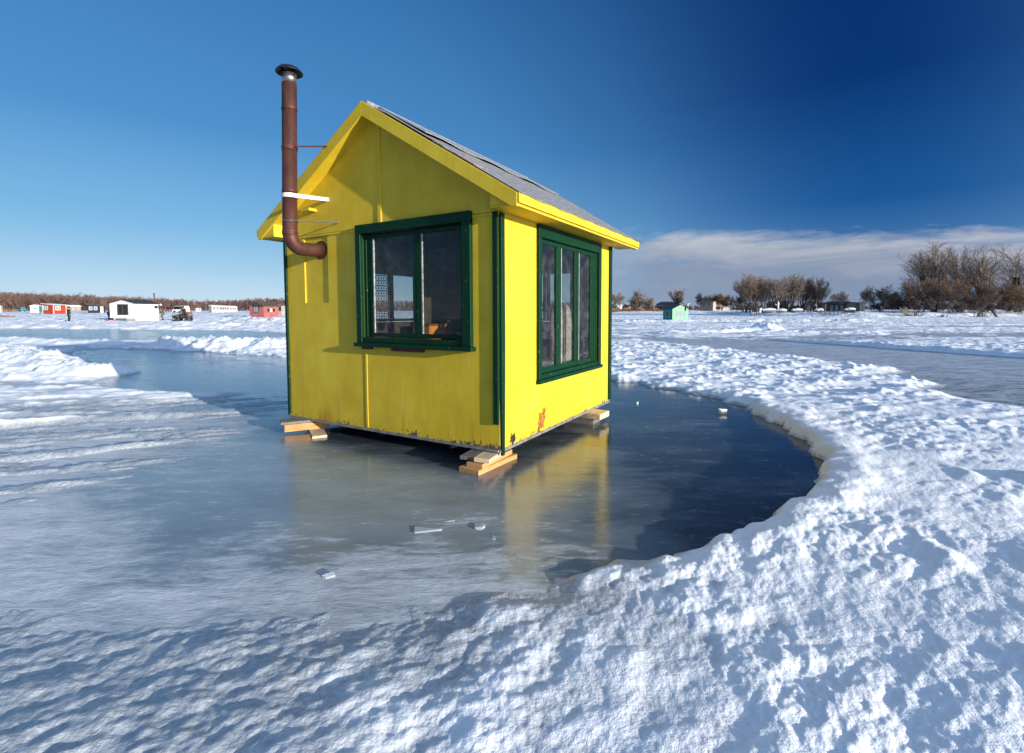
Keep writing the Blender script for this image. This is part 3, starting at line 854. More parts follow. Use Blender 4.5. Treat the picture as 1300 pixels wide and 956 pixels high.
# ---- inside the hut
M_CLOTH = worn('floral_upholstery', (.50, .42, .33), (.22, .17, .13), 28, .9, .004, lo=.42, hi=.55)
M_ORANGE = worn('orange_fabric', (.75, .26, .02), (.5, .14, .01), 12, .8)
M_NAVY = worn('dark_blue_nylon', (.03, .045, .07), (.015, .02, .03), 8, .5)
M_BLACK = worn('black_cloth', (.018, .018, .020), (.008, .008, .009), 8, .75)
M_RED = worn('red_enamel', (.50, .03, .02), (.35, .02, .015), 6, .35)
M_WHITE = worn('white_enamel', (.74, .73, .70), (.6, .58, .55), 5, .4)
M_BROWN = worn('brown_varnish', (.30, .11, .04), (.16, .06, .025), 6, .45)
def inside(name, x, y, z, label, cat, rz=0):
    p = hw(x, y, z)
    return empty(name, p, HUT['rot'] + rz, label, cat)
# patterned beaded curtain hanging in the left window
mb = MB()
for i in range(9):
    for j in range(20):
        y = 1.2 + i * .052 + (.026 if j % 2 else 0); z = 1.10 + j * .037
        c = Vector((-W + .11, y, z)); s = .019
        mb.quad([c + Vector((0, -s, 0)), c + Vector((0, 0, -s)), c + Vector((0, s, 0)), c + Vector((0, 0, s))], 0)
for i in range(10):
    mb.box((-W + .108, 1.2 + i * .052 - .003, 1.05), (-W + .112, 1.2 + i * .052 + .003, 1.9))
mb.box((-W + .052, 1.15, 1.89), (-W + .115, 1.75, 1.905))
mb.build('net_curtain', worn('dark_beads', (.10, .07, .06), (.03, .025, .02), 30, .7), hut)
# table under the left window
t = inside('table', -2.55, 1.75, .05, 'brown wooden table under the far window inside the yellow hut', 'table')
MB().box((-.45, -.55, .80), (.35, .55, .84)).build('tabletop', M_BROWN, t, .006)
for sx in (-.40, .30):
    for sy in (-.5, .5): MB().box((sx - .03, sy - .03, 0), (sx + .03, sy + .03, .799)).build('leg', M_BROWN, t)
o = inside('storage_box', -2.55, 2.05, .892, 'orange brown wooden box on the table seen through the left front pane', 'box')
MB().box((-.16, -.2, .0), (.16, .2, .17)).build('body', M_ORANGE, o, .01); MB().box((-.17, -.21, .171), (.17, .21, .2)).build('lid', M_BROWN, o, .006)
o = inside('bottle', -.93, .45, .96, 'small red bottle with white cap standing behind the right front pane', 'bottle')
MB().lathe([(0, 0), (.035, 0), (.036, .02), (.036, .12), (.02, .15), (.014, .17), (.014, .19), (0, .19)], n=20).build('body', M_RED, o, smooth=True)
MB().lathe([(0, .225), (.018, .224), (.018, .1905), (0, .1905)], n=16).build('cap', M_WHITE, o)
o = inside('mug', -.76, .42, .96, 'plain white mug on the shelf behind the right front pane', 'mug')
MB().lathe([(0, 0), (.038, 0), (.042, .01), (.042, .095), (.037, .095), (.036, .012), (0, .012)], n=24).build('body', M_WHITE, o, smooth=True)
MB().tube([(.04, 0, .075), (.065, 0, .07), (.072, 0, .05), (.062, 0, .028), (.04, 0, .022)], .006, 8).build('handle', M_WHITE, o, smooth=True)
o = inside('shelf', -.85, .44, .0, 'narrow wooden counter standing behind the front window', 'counter')
MB().box((-.75, -.16, .93), (.45, .18, .958)).build('top', M_LINING, o, .004)
for sx in (-.68, .38): MB().box((sx - .03, -.14, .051), (sx + .03, .16, .929)).build('side_panel', M_LINING, o)
# armchair with floral cloth
a = inside('armchair', -.55, 1.85, .05, 'armchair in beige floral cloth with its rounded back against the side window', 'armchair', R(10))
mb = MB()
prof = [(-.30, 0), (-.30, .78), (-.26, .92), (-.15, .99), (0, 1.01), (.15, .99), (.26, .92), (.30, .78), (.30, 0)]
mb.prism([(.20, x, .32 + z) for x, z in prof], (.15, 0, 0)); mb.build('backrest', M_CLOTH, a, .05, segs=4)
MB().box((-.35, -.30, .30), (.195, .30, .46)).build('seat', M_CLOTH, a, .05, segs=4)
for s in (-1, 1):
    MB().box((-.33, s * .36 - .055, .10), (.30, s * .36 + .055, .62)).build('armrest', M_CLOTH, a, .04, segs=3)
for sx in (-.28, .25):
    for sy in (-.33, .33): MB().box((sx - .025, sy - .025, 0), (sx + .025, sy + .025, .305)).build('leg', M_BROWN, a)
# bag of belongings on a stool behind the first pane
s_ = inside('stool', -.38, 1.05, .05, 'dark wooden stool standing just inside the side window', 'stool')
MB().lathe([(0, .50), (.17, .50), (.18, .515), (.18, .53), (.17, .54), (0, .54)], n=24).build('seat', M_BROWN, s_)
for k in range(3):
    an = k * 2.09 + .4
    MB().tube([(.10 * math.cos(an), .10 * math.sin(an), .499), (.17 * math.cos(an), .17 * math.sin(an), 0)], .016, 8).build('leg', M_BROWN, s_)
g = inside('paper_bag', -.38, 1.05, .592, 'white paper bag with red print standing on the stool behind the side window', 'bag')
mb = MB(); mb.box((-.11, -.13, 0), (.11, .13, .30)); mb.build('body', M_WHITE, g, .02)
mb = MB(); mb.box((.1105, -.06, .16), (.1125, .02, .25)); mb.box((.1105, -.02, .05), (.1125, .08, .12)); mb.build('print', M_RED, g)
mb = MB(); mb.tube([(.0, -.06, .298), (0, -.05, .38), (0, .05, .38), (0, .06, .298)], .006, 6); mb.build('handle', M_WHITE, g)
# orange glove and dark bag hanging from a cord
g = inside('hanging_bag', -.42, 1.13, 1.40, 'dark blue bag with orange strap hanging from the ceiling inside the side window', 'bag')
mb = MB().lathe([(0, 0), (.05, .005), (.085, .05), (.09, .11), (.07, .17), (.03, .21), (0, .22)], n=20); mb.build('body', M_NAVY, g, smooth=True)
mb = MB()
for k in range(7):
    an = k * .9; mb.tube([(0, 0, .21 + .02 * (k % 3)), (.06 * math.cos(an), .08 * math.sin(an), .28 + .03 * (k % 2)), (.07 * math.cos(an), .10 * math.sin(an), .23 + .05 * (k % 3))], [.02, .026, .012], 8)
mb.build('strap', M_ORANGE, g, smooth=True)
MB().tube([(0, 0, .20), (0, 0, 1.20)], .005, 6).build('cord', M_BLACK, g)
MB().box((-2.64, 1.06, 2.53), (-.41, 1.20, 2.60)).build('ceiling_beam', M_LINING, hut)
for yb in (.3, 1.9, 2.6): MB().box((-W + .06, yb, 2.20), (-.06, yb + .05, 2.30)).build('ceiling_beam', M_LINING, hut)

# ---- scrap boards under the hut
def board(name, size, loc, rz, mat_, label, tilt=(0, 0), group='scrap boards under the hut'):
    sx, sy, sz = size
    mb = MB(); n = 5
    mb.box((-sx / 2, -sy / 2, -sz / 2), (sx / 2, sy / 2, sz / 2))
    o = mb.build(name, mat_, None, .003)
    p = hw(*loc)
    o.location = p; o.rotation_euler = (tilt[0], tilt[1], HUT['rot'] + rz)
    return tag(o, label, 'board', group)
zi = -.1686
board('wood_board', (.225, .62, .046), (-.145, .04, zi + .021), R(-3), M_TAN, 'lowest pale board on the ice under the near corner of the yellow hut')
board('wood_board', (.17, .55, .044), (-.135, .045, zi + .021 + .0455), R(2), M_TAN, 'orange lit board second from the ice under the near hut corner')
board('wood_board', (.15, .40, .040), (-.10, -.02, zi + .110), R(12), M_TAN2, 'broken tan plank tilted on top of the near corner stack', (R(-2.5), R(2)))
board('wood_board', (.15, .44, .034), (-.245, .00, zi + .114), R(8), M_GREYW, 'grey weathered plank with cut corner on the near corner stack', (R(-1), R(-2)))
board('wood_board', (.30, .30, .030), (-.18, .18, zi + .150), R(4), M_GREYW, 'grey board wedged directly under the near corner of the hut floor')
board('wood_board', (.16, .62, .036), (-2.60, .02, zi + .018), R(58), M_TAN2, 'short pale board with bright end lying on the ice under the left hut corner')
board('wood_board', (.05, .50, .085), (-2.72, -.02, zi + .076), R(-32), M_TAN, 'orange lit plank set on edge under the left hut corner')
board('wood_board', (.24, .46, .030), (-2.83, -.02, zi + .136), R(-32), M_GREYW, 'dark grey plank lying flat on top under the left hut corner')
board('wood_board', (.40, .30, .075), (-.10, 2.19, zi + .036), R(3), M_GREYW, 'thick grey block on the ice under the far right hut corner')
board('wood_board', (.50, .30, .072), (-.04, 2.20, zi + .1105), R(-3), M_TAN2, 'upper pale block directly under the far right hut corner')
board('wood_board', (.30, .30, .14), (-2.85, 2.6, zi + .069), 0, M_GREYW, 'dark timber block under the far left hut corner')

# ---- loose ice and snow lumps
M_SHARD = worn('clear_ice_shard', (.85, .90, .93), (.70, .77, .82), 9, .14, .004, spec=.5)
M_SHARD.node_tree.nodes['Principled BSDF'].inputs['Transmission Weight'].default_value = .6
M_SHARD.node_tree.nodes['Principled BSDF'].inputs['IOR'].default_value = 1.31
def chunk(name, xy, size, label, mat_=M_SHARD, seed=0, flat=.3, cat='ice chunk', group='ice chunks on the ice'):
    rg = random.Random(seed); bm = bmesh.new()
    for k in range(16):
        an = rg.uniform(0, 6.28); rr = rg.uniform(.6, 1)
        bm.verts.new((size * rr * math.cos(an) * .5, size * .42 * rr * math.sin(an), rg.uniform(-.02, flat * size)))
    bmesh.ops.convex_hull(bm, input=bm.verts)
    me = bpy.data.meshes.new(name); bm.to_mesh(me); bm.free(); me.materials.append(mat_)
    o = bpy.data.objects.new(name, me); col.objects.link(o); o.location = (*xy, max(0, gz(*xy)) - .003); o.rotation_euler = (0, 0, rg.uniform(0, 3))
    b = o.modifiers.new('bevel', 'BEVEL'); b.width = size * .02; b.segments = 2
    return tag(o, label, cat, group)
chunk('ice_chunk', (-.57, 3.20), .26, 'long clear shard of ice lying flat in front of the hut', seed=4, flat=.06)
chunk('ice_chunk', (-.44, 3.32), .10, 'thin pale sliver of ice just behind the long shard', seed=5, flat=.1)
chunk('ice_chunk', (-.22, 3.22), .12, 'small angular ice shard right of the long shard', seed=6, flat=.16)
chunk('ice_chunk', (-1.0, 2.60), .085, 'dirty little ice shard near the snow edge at lower left', seed=8, flat=.25)
chunk('ice_chunk', (-.13, 3.05), .09, 'smallest ice shard nearest the yellow reflection', seed=9, flat=.12)
M_LUMP = worn('snow_lump', (.86, .87, .89), (.8, .82, .86), 20, .7, .006)
chunk('snow_lump', (2.98, 6.86), .13, 'lone white snow lump on the dark ice at the right', M_LUMP, 11, .6, 'snow lump', 'snow lumps on the ice')
chunk('snow_lump', (1.95, 7.6), .06, 'small snow lump on the ice behind the hut corner', M_LUMP, 13, .6, 'snow lump', 'snow lumps on the ice')
#@@D0
# ================================================================== the far side of the lake
def plain(name, c, var=.25, rough=.65, sc=1.5):
    return worn(name, c, tuple(x * (1 - var) for x in c), sc, rough, 0)
M_FWHITE = plain('white_siding', (.78, .77, .74), .08)
M_FRED = plain('red_plank_paint', (.40, .045, .02), .3)
M_FNAVY = plain('navy_plank_paint', (.025, .04, .07), .3)
M_FTAN = plain('tan_siding', (.42, .34, .29), .2)
M_FPINK = plain('brick_red_paint', (.40, .12, .11), .25)
M_FTEAL = plain('turquoise_paint', (.025, .25, .28), .15)
M_FMINT = plain('pale_mint_paint', (.20, .46, .27), .1)
M_FROOF = plain('dark_tar_roof', (.05, .05, .052), .4)
M_FROOFB = plain('brown_tar_roof', (.12, .09, .06), .4)
M_SNOWROOF = plain('snowy_roof', (.80, .82, .84), .08)
M_CREAM = plain('cream_trim', (.66, .60, .44), .1)
M_DGLASS = worn('dark_window_glass', (.02, .025, .03), (.01, .012, .015), 3, .08, 0, spec=.6)
M_PGLASS = worn('sky_toned_glass', (.28, .34, .40), (.2, .25, .3), 3, .1, 0, spec=.6)  # reflected sky put into the pale base colour of the panes
M_RUBBER = worn('black_rubber', (.018, .018, .018), (.01, .01, .01), 9, .8)
M_FSTONE = plain('stone_wall', (.20, .16, .13), .3)
M_FGREY = plain('grey_siding', (.12, .13, .14), .25)
M_FBRICK = plain('brick_wall', (.26, .15, .10), .3)

def tpx(px): return (px - 650) / F_PX
def make_hut(name, label, corner, lpx, rpx, depth, rz, he, hr, wall_m, right_m=None, roof_m=M_FROOF, axis='y', over=.18, windows=(), trim=None, door=None,
             chimney=None, cat='fishing hut', group=None, sink=.05, base=None):
    """rectangular hut seen on its corner; front wall faces local -y, right wall faces local +x"""
    X, Y = spot(corner, depth)
    t = tpx(lpx); w = (X - t * Y) / (math.cos(rz) - t * math.sin(rz))
    t = tpx(rpx); d = (X - t * Y) / (math.sin(rz) + t * math.cos(rz))
    cx_, cy_ = X - w / 2 * math.cos(rz), Y - w / 2 * math.sin(rz)
    zb = gz(X, Y) if base is None else base
    e = empty(name, (X, Y, zb - sink), rz, label, cat, group)
    right_m = right_m or wall_m
    h0 = he + sink; h1 = hr + sink
    mb = MB()
    if axis == 'y':
        prof = [(-w, 0, 0), (0, 0, 0), (0, 0, h0), (-w / 2, 0, h1), (-w, 0, h0)]; mb.prism(prof, (0, d, 0))
    elif axis == 'x':
        prof = [(0, 0, 0), (0, d, 0), (0, d, h0), (0, d / 2, h1), (0, 0, h0)]; mb.prism(prof, (-w, 0, 0))
    else:   # mono pitch, higher at the front left
        prof = [(-w, 0, 0), (0, 0, 0), (0, 0, h0), (-w, 0, h1)]; mb.prism(prof, (0, d, 0))
    ob = mb.build('wall', [wall_m, right_m], e)
    for p in ob.data.polygons:
        if p.normal.x > .7: p.material_index = 1
    o_ = over; th = .07
    mb = MB()
    if axis == 'y':
        k = (h1 - h0) / (w / 2)
        for s in (1, -1):
            xe = -w / 2 + s * (w / 2 + o_)
            mb.prism([(-w / 2, -o_, h1 + .01), (xe, -o_, h0 - k * o_ + .01), (xe, -o_, h0 - k * o_ + th + .01), (-w / 2, -o_, h1 + th + .01)], (0, d + 2 * o_, 0))
    elif axis == 'x':
        k = (h1 - h0) / (d / 2)
        for s in (1, -1):
            ye = d / 2 + s * (d / 2 + o_)
            mb.prism([(o_, d / 2, h1 + .01), (o_, ye, h0 - k * o_ + .01), (o_, ye, h0 - k * o_ + th + .01), (o_, d / 2, h1 + th + .01)], (-w - 2 * o_, 0, 0))
    else:
        k = (h1 - h0) / w
        mb.prism([(-w - o_, -o_, h1 + k * o_ + .01), (o_, -o_, h0 - k * o_ + .01), (o_, -o_, h0 - k * o_ + th + .01), (-w - o_, -o_, h1 + k * o_ + th + .01)], (0, d + 2 * o_, 0))
    roof_ = mb.build('roof', roof_m, e)
    for face, a, b, z0, z1, fm, gm in windows:      # a, b as fractions of the wall, z in metres
        z0 += sink; z1 += sink; fr = .09
        if face == 'f':
            u0, u1 = -w + a * w, -w + b * w
            P = lambda q0, q1, c0, c1, t0, t1: ((q0, -t1, c0), (q1, -t0, c1))
        else:
            u0, u1 = a * d, b * d
            P = lambda q0, q1, c0, c1, t0, t1: ((t0, q0, c0), (t1, q1, c1))
        mb = MB()
        for q in ((u0 - fr, u0, z0 - fr, z1 + fr), (u1, u1 + fr, z0 - fr, z1 + fr), (u0, u1, z1, z1 + fr), (u0, u1, z0 - fr, z0)):
            mb.box(*P(*q, .004, .05))
        if (u1 - u0) > .7: mb.box(*P((u0 + u1) / 2 - .03, (u0 + u1) / 2 + .03, z0, z1, .006, .045))
        f = mb.build('window', fm, e)
        mb = MB(); mb.box(*P(u0 + .002, u1 - .002, z0 + .002, z1 - .002, .003, .02)); mb.build('pane', gm, f)
    if trim:
        for (x, y) in ((0, 0), (-w, 0), (0, d)):
            MB().box((x - .06, y - .06, 0), (x + .06, y + .06, h0 - .03)).build('corner_board', trim, e)
    if door:
        face, a, b, z1, dm = door
        mb = MB()
        if face == 'f': mb.box((-w + a * w, -.05, .1), (-w + b * w, -.004, z1 + sink))
        else: mb.box((.004, a * d, .1), (.05, b * d, z1 + sink))
        dd = mb.build('door', dm, e)
        mb = MB()
        if face == 'f': mb.box((-w + b * w - .16, -.09, 1.0), (-w + b * w - .10, -.051, 1.1))
        else: mb.box((.051, b * d - .16, 1.0), (.09, b * d - .10, 1.1))
        mb.build('handle', M_STEEL, dd)
    if chimney:
        x, y, ht, r_, cm = chimney
        x *= -w; y *= d
        mb = MB().tube([(x, y, h0 - .4), (x, y, h1 + ht)], r_, 10); mb.lathe([(r_ * .3, .2), (r_ * 2, .06), (r_ * 2, .03), (r_, .02)], (x, y, h1 + ht), 12)
        mb.build('chimney', cm, e)
    return e, w, d, h0, h1

# ---- white hut on the left with its boards
wh, w, d, h0, h1 = make_hut('fishing_hut', 'white sided fishing hut with low dark roof and one large dark window', 173, 141.5, 201, 60, R(-2), 2.2, 2.62, M_FWHITE, axis='y', over=.22,
    windows=[('f', .30, .68, .85, 2.02, M_FROOFB, M_DGLASS)], trim=M_FWHITE, chimney=(.06, .93, .75, .07, M_RUST))
mb = MB(); mb.box((-w * .78, -.14, 0), (-w * .36, -.02, .44)); mb.build('skirt_board', M_FGREY, wh)
mb = MB(); mb.box((-w * .355, -.12, 0), (-.02, -.02, .40)); mb.build('skirt_board', M_FTAN, wh)
mb = MB(); mb.lathe([(0, -.2), (.16, -.12), (.2, 0), (.16, .12), (0, .2)], (.22, d * .86, h0 - .42), 12); mb.box((.0, d * .86 - .02, h0 - .45), (.2, d * .86 + .02, h0 - .40)); mb.build('lamp', M_PIPED, wh)
mb = MB(); mb.lathe([(0, -.14), (.12, -.06), (.12, .06), (0, .12)], (.5, d * .98, h0 - .12), 12); mb.box((.0, d * .98 - .02, h0 - .14), (.45, d * .98 + .02, h0 - .10)); mb.build('lamp', M_FWHITE, wh)

make_hut('fishing_hut', 'bright red plank fishing hut with cream trim and flat snowy roof', 68.5, 55.5, 85, 110, R(-8), 2.05, 2.3, M_FRED, roof_m=M_SNOWROOF, axis='m', over=.25,
    windows=[('f', .10, .45, 1.0, 1.75, M_CREAM, M_PGLASS), ('r', .16, .52, .95, 1.75, M_CREAM, M_PGLASS)], trim=M_CREAM)
make_hut('fishing_hut', 'dark navy fishing hut with two small white framed windows', 126, 113, 134.5, 136, R(5), 2.1, 2.35, M_FNAVY, roof_m=M_FGREY, axis='m', over=.25,
    windows=[('f', .12, .36, .9, 1.75, M_FWHITE, M_PGLASS), ('f', .58, .82, .9, 1.75, M_FWHITE, M_PGLASS)], door=('r', .2, .7, 1.9, M_CREAM), trim=M_FNAVY)
make_hut('fishing_hut', 'pale tan fishing hut standing behind the person in black', 89, 86.5, 104, 171, R(15), 2.0, 2.35, M_FTAN, roof_m=M_SNOWROOF, axis='y',
    windows=[('r', .22, .40, .8, 1.6, M_FWHITE, M_PGLASS), ('r', .66, .85, .8, 1.6, M_FWHITE, M_PGLASS)])
make_hut('fishing_hut', 'small white fishing hut with turquoise end wall left of the red hut', 49.8, 39.5, 55.5, 150, R(20), 1.9, 2.25, M_FWHITE, right_m=M_FTEAL, roof_m=M_SNOWROOF, axis='y',
    windows=[('f', .5, .66, .9, 1.4, M_CREAM, M_DGLASS)])
make_hut('fishing_hut', 'cream white fishing hut at the far left edge', 1.5, -12, 4.5, 150, R(30), 1.8, 2.2, M_CREAM, roof_m=M_SNOWROOF, axis='y', windows=[('f', .3, .6, .8, 1.5, M_FWHITE, M_DGLASS)])
make_hut('fishing_hut', 'long white cabin with a row of orange red windows and snowy roof', 269, 266, 302, 157, R(19), 2.2, 2.45, M_FGREY, right_m=M_FWHITE, roof_m=M_SNOWROOF, axis='y', over=.12,
    windows=[('r', a, a + .065, 1.15, 1.75, M_FRED if 1 < k < 6 else M_FTAN, M_PGLASS) for k, a in enumerate((.05, .16, .27, .36, .45, .55, .68, .78, .88))])
make_hut('fishing_hut', 'tiny white cabin far out behind the quad bike', 252, 249.5, 256, 220, R(10), 1.2, 1.45, M_FWHITE, roof_m=M_SNOWROOF, axis='y', windows=[('r', .3, .6, .5, .95, M_FGREY, M_DGLASS)])
pk, w, d, h0, h1 = make_hut('fishing_hut', 'brick red fishing hut with dark gable awning near the yellow hut', 335, 317.5, 354, 80, R(-12), 1.95, 2.5, M_FPINK, roof_m=M_FROOFB, axis='y', over=.3,
    windows=[('f', .30, .62, .85, 1.75, M_FROOF, M_PGLASS), ('r', .24, .38, .95, 1.45, M_FPINK, M_DGLASS), ('r', .58, .74, .95, 1.45, M_FPINK, M_DGLASS)])
mb = MB(); mb.box((.004, d * .41, .98), (.06, d * .55, 1.5)); mb.build('notice_board', M_FWHITE, pk)
mb = MB()
for a, b in (((-w * .85, 2.2), (-w * .5, 2.62)), ((-w * .5, 2.62), (-.05, 2.0)), ((-w * .62, 1.92), (-w * .2, 2.28)), ((-w * .35, 2.2), (-.1, 1.75))):
    mb.tube([(a[0], -.32, a[1]), (b[0], -.32, b[1])], .06, 6)
mb.prism([(-w * .8, -.30, 2.2), (-w * .5, -.30, 2.52), (-w * .2, -.30, 2.2), (-w * .5, -.30, 2.0)], (0, .06, 0))
mb.box((-w * .52, -.32, 1.9), (-w * .46, -.02, 1.98))
mb.build('awning', M_FROOF, pk)
make_hut('fishing_hut', 'tan plywood fishing hut half hidden behind the left edge of the yellow hut', 357.5, 353, 372, 100, R(-6), 2.0, 2.3, M_FTAN, right_m=M_FTAN, roof_m=M_FROOFB, axis='y', windows=[('f', .45, .85, .9, 1.6, M_FROOF, M_DGLASS)])
tq, w, d, h0, h1 = make_hut('fishing_hut', 'turquoise and mint fishing hut with dark roof alone on the ice at right', 853.5, 841.5, 873.5, 71, R(-55), 1.72, 2.32, M_FTEAL, right_m=M_FMINT, roof_m=M_FROOF, axis='x', over=.12,
    windows=[('f', .34, .66, .6, 1.3, M_FTAN, M_DGLASS), ('r', .28, .68, .55, 1.4, M_FTAN, M_PGLASS)], trim=None, door=('r', .77, .97, 1.55, M_FMINT))
mb = MB().tube([(.12, d * .78, 1.5), (.12, d * .78, 2.35)], .09, 10); mb.box((0, d * .78 - .04, 1.62), (.1, d * .78 + .04, 1.70)); mb.build('stovepipe', M_RUBBER, tq)
mb = MB()
mb.lathe([(0, .0), (.14, .02), (.24, .09), (.25, .12), (.14, .06), (0, .04)], n=20)
o = mb.build('satellite_dish', M_FWHITE, tq, smooth=True); o.location = (.16, d * .95, 2.35); o.rotation_euler = (R(60), 0, R(30))
mb = MB().tube([(.02, d * .95, 1.6), (.12, d * .95, 2.34)], .025, 8); mb.build('dish_post', M_STEEL, tq)

# ---- people (one continuous skinned body each)
def person(name, label, loc, rz, pose, skin_m, jacket_m, trouser_m, boot_m, hat_m, scale=1.0):
    J = pose
    names = list(J); idx = {n: i for i, n in enumerate(names)}
    E = [('pelvis', 'belly'), ('belly', 'chest'), ('chest', 'neck'), ('neck', 'head'), ('head', 'crown')]
    for s in 'lr':
        E += [('pelvis', 'hip_' + s), ('hip_' + s, 'knee_' + s), ('knee_' + s, 'ankle_' + s), ('ankle_' + s, 'toe_' + s),
              ('chest', 'shoulder_' + s), ('shoulder_' + s, 'elbow_' + s), ('elbow_' + s, 'wrist_' + s), ('wrist_' + s, 'hand_' + s)]
    rad = dict(pelvis=.195, belly=.20, chest=.205, neck=.075, head=.105, crown=.09, hip=.145, knee=.10, ankle=.075, toe=.06, shoulder=.105, elbow=.085, wrist=.06, hand=.045)
    me = bpy.data.meshes.new('body')
    me.from_pydata([tuple(Vector(J[n]) * scale) for n in names], [(idx[a], idx[b]) for a, b in E], [])
    tmp = bpy.data.objects.new('tmp_body', me); col.objects.link(tmp)
    tmp.modifiers.new('skin', 'SKIN')
    for n in names:
        sv = me.skin_vertices[0].data[idx[n]]; r_ = rad[n.split('_')[0]] * scale; sv.radius = (r_, r_ * .85); sv.use_root = n == 'pelvis'
    sb = tmp.modifiers.new('sub', 'SUBSURF'); sb.levels = 1; sb.render_levels = 1
    dg = bpy.context.evaluated_depsgraph_get(); ev = tmp.evaluated_get(dg)
    m2 = bpy.data.meshes.new_from_object(ev); m2.name = 'body'
    bpy.data.objects.remove(tmp)
    for m in (jacket_m, trouser_m, boot_m, skin_m, hat_m): m2.materials.append(m)
    seg = [(Vector(J[a]) * scale, Vector(J[b]) * scale, a) for a, b in E]
    for p in m2.polygons:
        c = p.center; best = min(seg, key=lambda s: ((c - s[0]) - (s[1] - s[0]) * max(0, min(1, (c - s[0]).dot(s[1] - s[0]) / max(1e-9, (s[1] - s[0]).length_squared)))).length)
        a = best[2].split('_')[0]
        p.material_index = {'hip': 1, 'knee': 1, 'ankle': 2, 'wrist': 3, 'neck': 3, 'head': 3}.get(a, 0)
        p.use_smooth = True
    body = bpy.data.objects.new(name, m2); col.objects.link(body)
    body.location = loc; body.rotation_euler = (0, 0, rz); tag(body, label, 'person')
    hd = Vector(J['head']) * scale; cr = Vector(J['crown']) * scale
    ax = (cr - hd).normalized()
    mb = MB().lathe([(.118, -.02), (.122, .04), (.11, .10), (.07, .15), (0, .165)], n=16); mb.lathe([(.126, -.03), (.132, .0), (.126, .03)], n=16)
    hat = mb.build('hat', hat_m, body, smooth=True); hat.scale = (scale,) * 3
    hat.location = hd + ax * .03 * scale; hat.rotation_euler = ax.to_track_quat('Z', 'Y').to_euler()
    # five fingers on each hand, and a nose
    fb = MB()
    for s in 'lr':
        wv, hv = Vector(J['wrist_' + s]), Vector(J['hand_' + s]); dv = (hv - wv).normalized()
        side = dv.cross(Vector((1, .2, .1))).normalized()
        for k, ln in enumerate((.075, .085, .08, .06)):
            b0 = hv + side * (k - 1.5) * .02
            fb.tube([b0 * scale, (b0 + dv * ln * .6) * scale, (b0 + dv * ln + Vector((0, -.02, -.01))) * scale], [.010 * scale, .009 * scale, .007 * scale], 6)
        b0 = wv * .4 + hv * .6
        fb.tube([b0 * scale, (b0 - side * .055 + dv * .02) * scale, (b0 - side * .06 + dv * .06) * scale], [.012 * scale, .010 * scale, .008 * scale], 6)
    f_ = Vector((0, -1, 0)); 
    fb.tube([(hd + f_ * .085 * scale), (hd + f_ * .125 * scale - ax * .02 * scale)], [.012 * scale, .02 * scale], 6)
    fb.build('hand', skin_m, body)
    return body
STAND = dict(pelvis=(0, 0, .95), belly=(0, .01, 1.12), chest=(0, .01, 1.36), neck=(0, 0, 1.52), head=(0, -.02, 1.63), crown=(0, -.02, 1.74),
    hip_l=(-.10, 0, .90), knee_l=(-.12, -.03, .50), ankle_l=(-.12, .02, .09), toe_l=(-.14, -.14, .05),
    hip_r=(.10, 0, .90), knee_r=(.11, -.02, .50), ankle_r=(.11, .03, .09), toe_r=(.13, -.13, .05),
    shoulder_l=(-.21, .01, 1.43), elbow_l=(-.27, .03, 1.16), wrist_l=(-.26, -.08, .94), hand_l=(-.26, -.11, .86),
    shoulder_r=(.21, .01, 1.43), elbow_r=(.29, -.02, 1.18), wrist_r=(.40, -.20, 1.12), hand_r=(.46, -.26, 1.12))
M_SKIN = worn('skin', (.55, .32, .23), (.45, .25, .18), 10, .55, 0)
M_CAMO = worn('dark_camouflage_cloth', (.17, .15, .12), (.03, .03, .025), 9, .85, 0, lo=.45, hi=.55)
M_SNOWSUIT = worn('black_snowsuit', (.022, .022, .026), (.012, .012, .014), 7, .7, 0)
M_TROUSER = worn('charcoal_trousers', (.03, .03, .034), (.018, .018, .02), 7, .8, 0)
def on_ground(px, dep):
    x, y = spot(px, dep); return (x, y, gz(x, y))
person('person', 'standing person in black snowsuit in front of the red hut, one arm held out', on_ground(88, 58), R(150), STAND, M_SKIN, M_SNOWSUIT, M_TROUSER, M_RUBBER, M_BLACK)
P2 = dict(STAND); P2['wrist_r'] = (.30, -.20, .98); P2['hand_r'] = (.31, -.27, .95)
person('person', 'short person in black clothes beside the left wall of the white hut', on_ground(139.3, 61.5), R(60), P2, M_SKIN, M_SNOWSUIT, M_SNOWSUIT, M_RUBBER, M_BLACK, .76)
P3 = dict(STAND)
P3.update(pelvis=(0, .05, .80), belly=(0, -.02, .98), chest=(0, -.14, 1.18), neck=(0, -.25, 1.30), head=(0, -.33, 1.38), crown=(0, -.37, 1.48), knee_l=(-.15, -.22, .48), knee_r=(.15, -.20, .48),
    hip_l=(-.11, .04, .76), hip_r=(.11, .04, .76), shoulder_l=(-.21, -.14, 1.22), shoulder_r=(.21, -.14, 1.22), elbow_l=(-.30, -.26, 1.0), elbow_r=(.30, -.26, 1.0), wrist_l=(-.20, -.44, .86), hand_l=(-.16, -.50, .82), wrist_r=(.20, -.44, .86), hand_r=(.16, -.50, .82))
person('person', 'stooping person in dark camouflage coat at the right end of the white hut', on_ground(207.3, 64), R(-70), P3, M_SKIN, M_CAMO, M_CAMO, M_RUBBER, M_BLACK)
sl = empty('sled', on_ground(147.5, 60.2), R(5), 'low red plastic sled lying in the snow before the white hut', 'sled')
mb = MB(); mb.prism([(-.9, -.25, .0), (.8, -.25, .0), (1.0, -.25, .2), (-.95, -.25, .14)], (0, .5, 0)); mb.build('tub', M_RED, sl, .03)
mb = MB(); mb.box((-.7, -.18, .15), (-.2, .18, .36)); mb.build('load', M_BLACK, sl, .02)
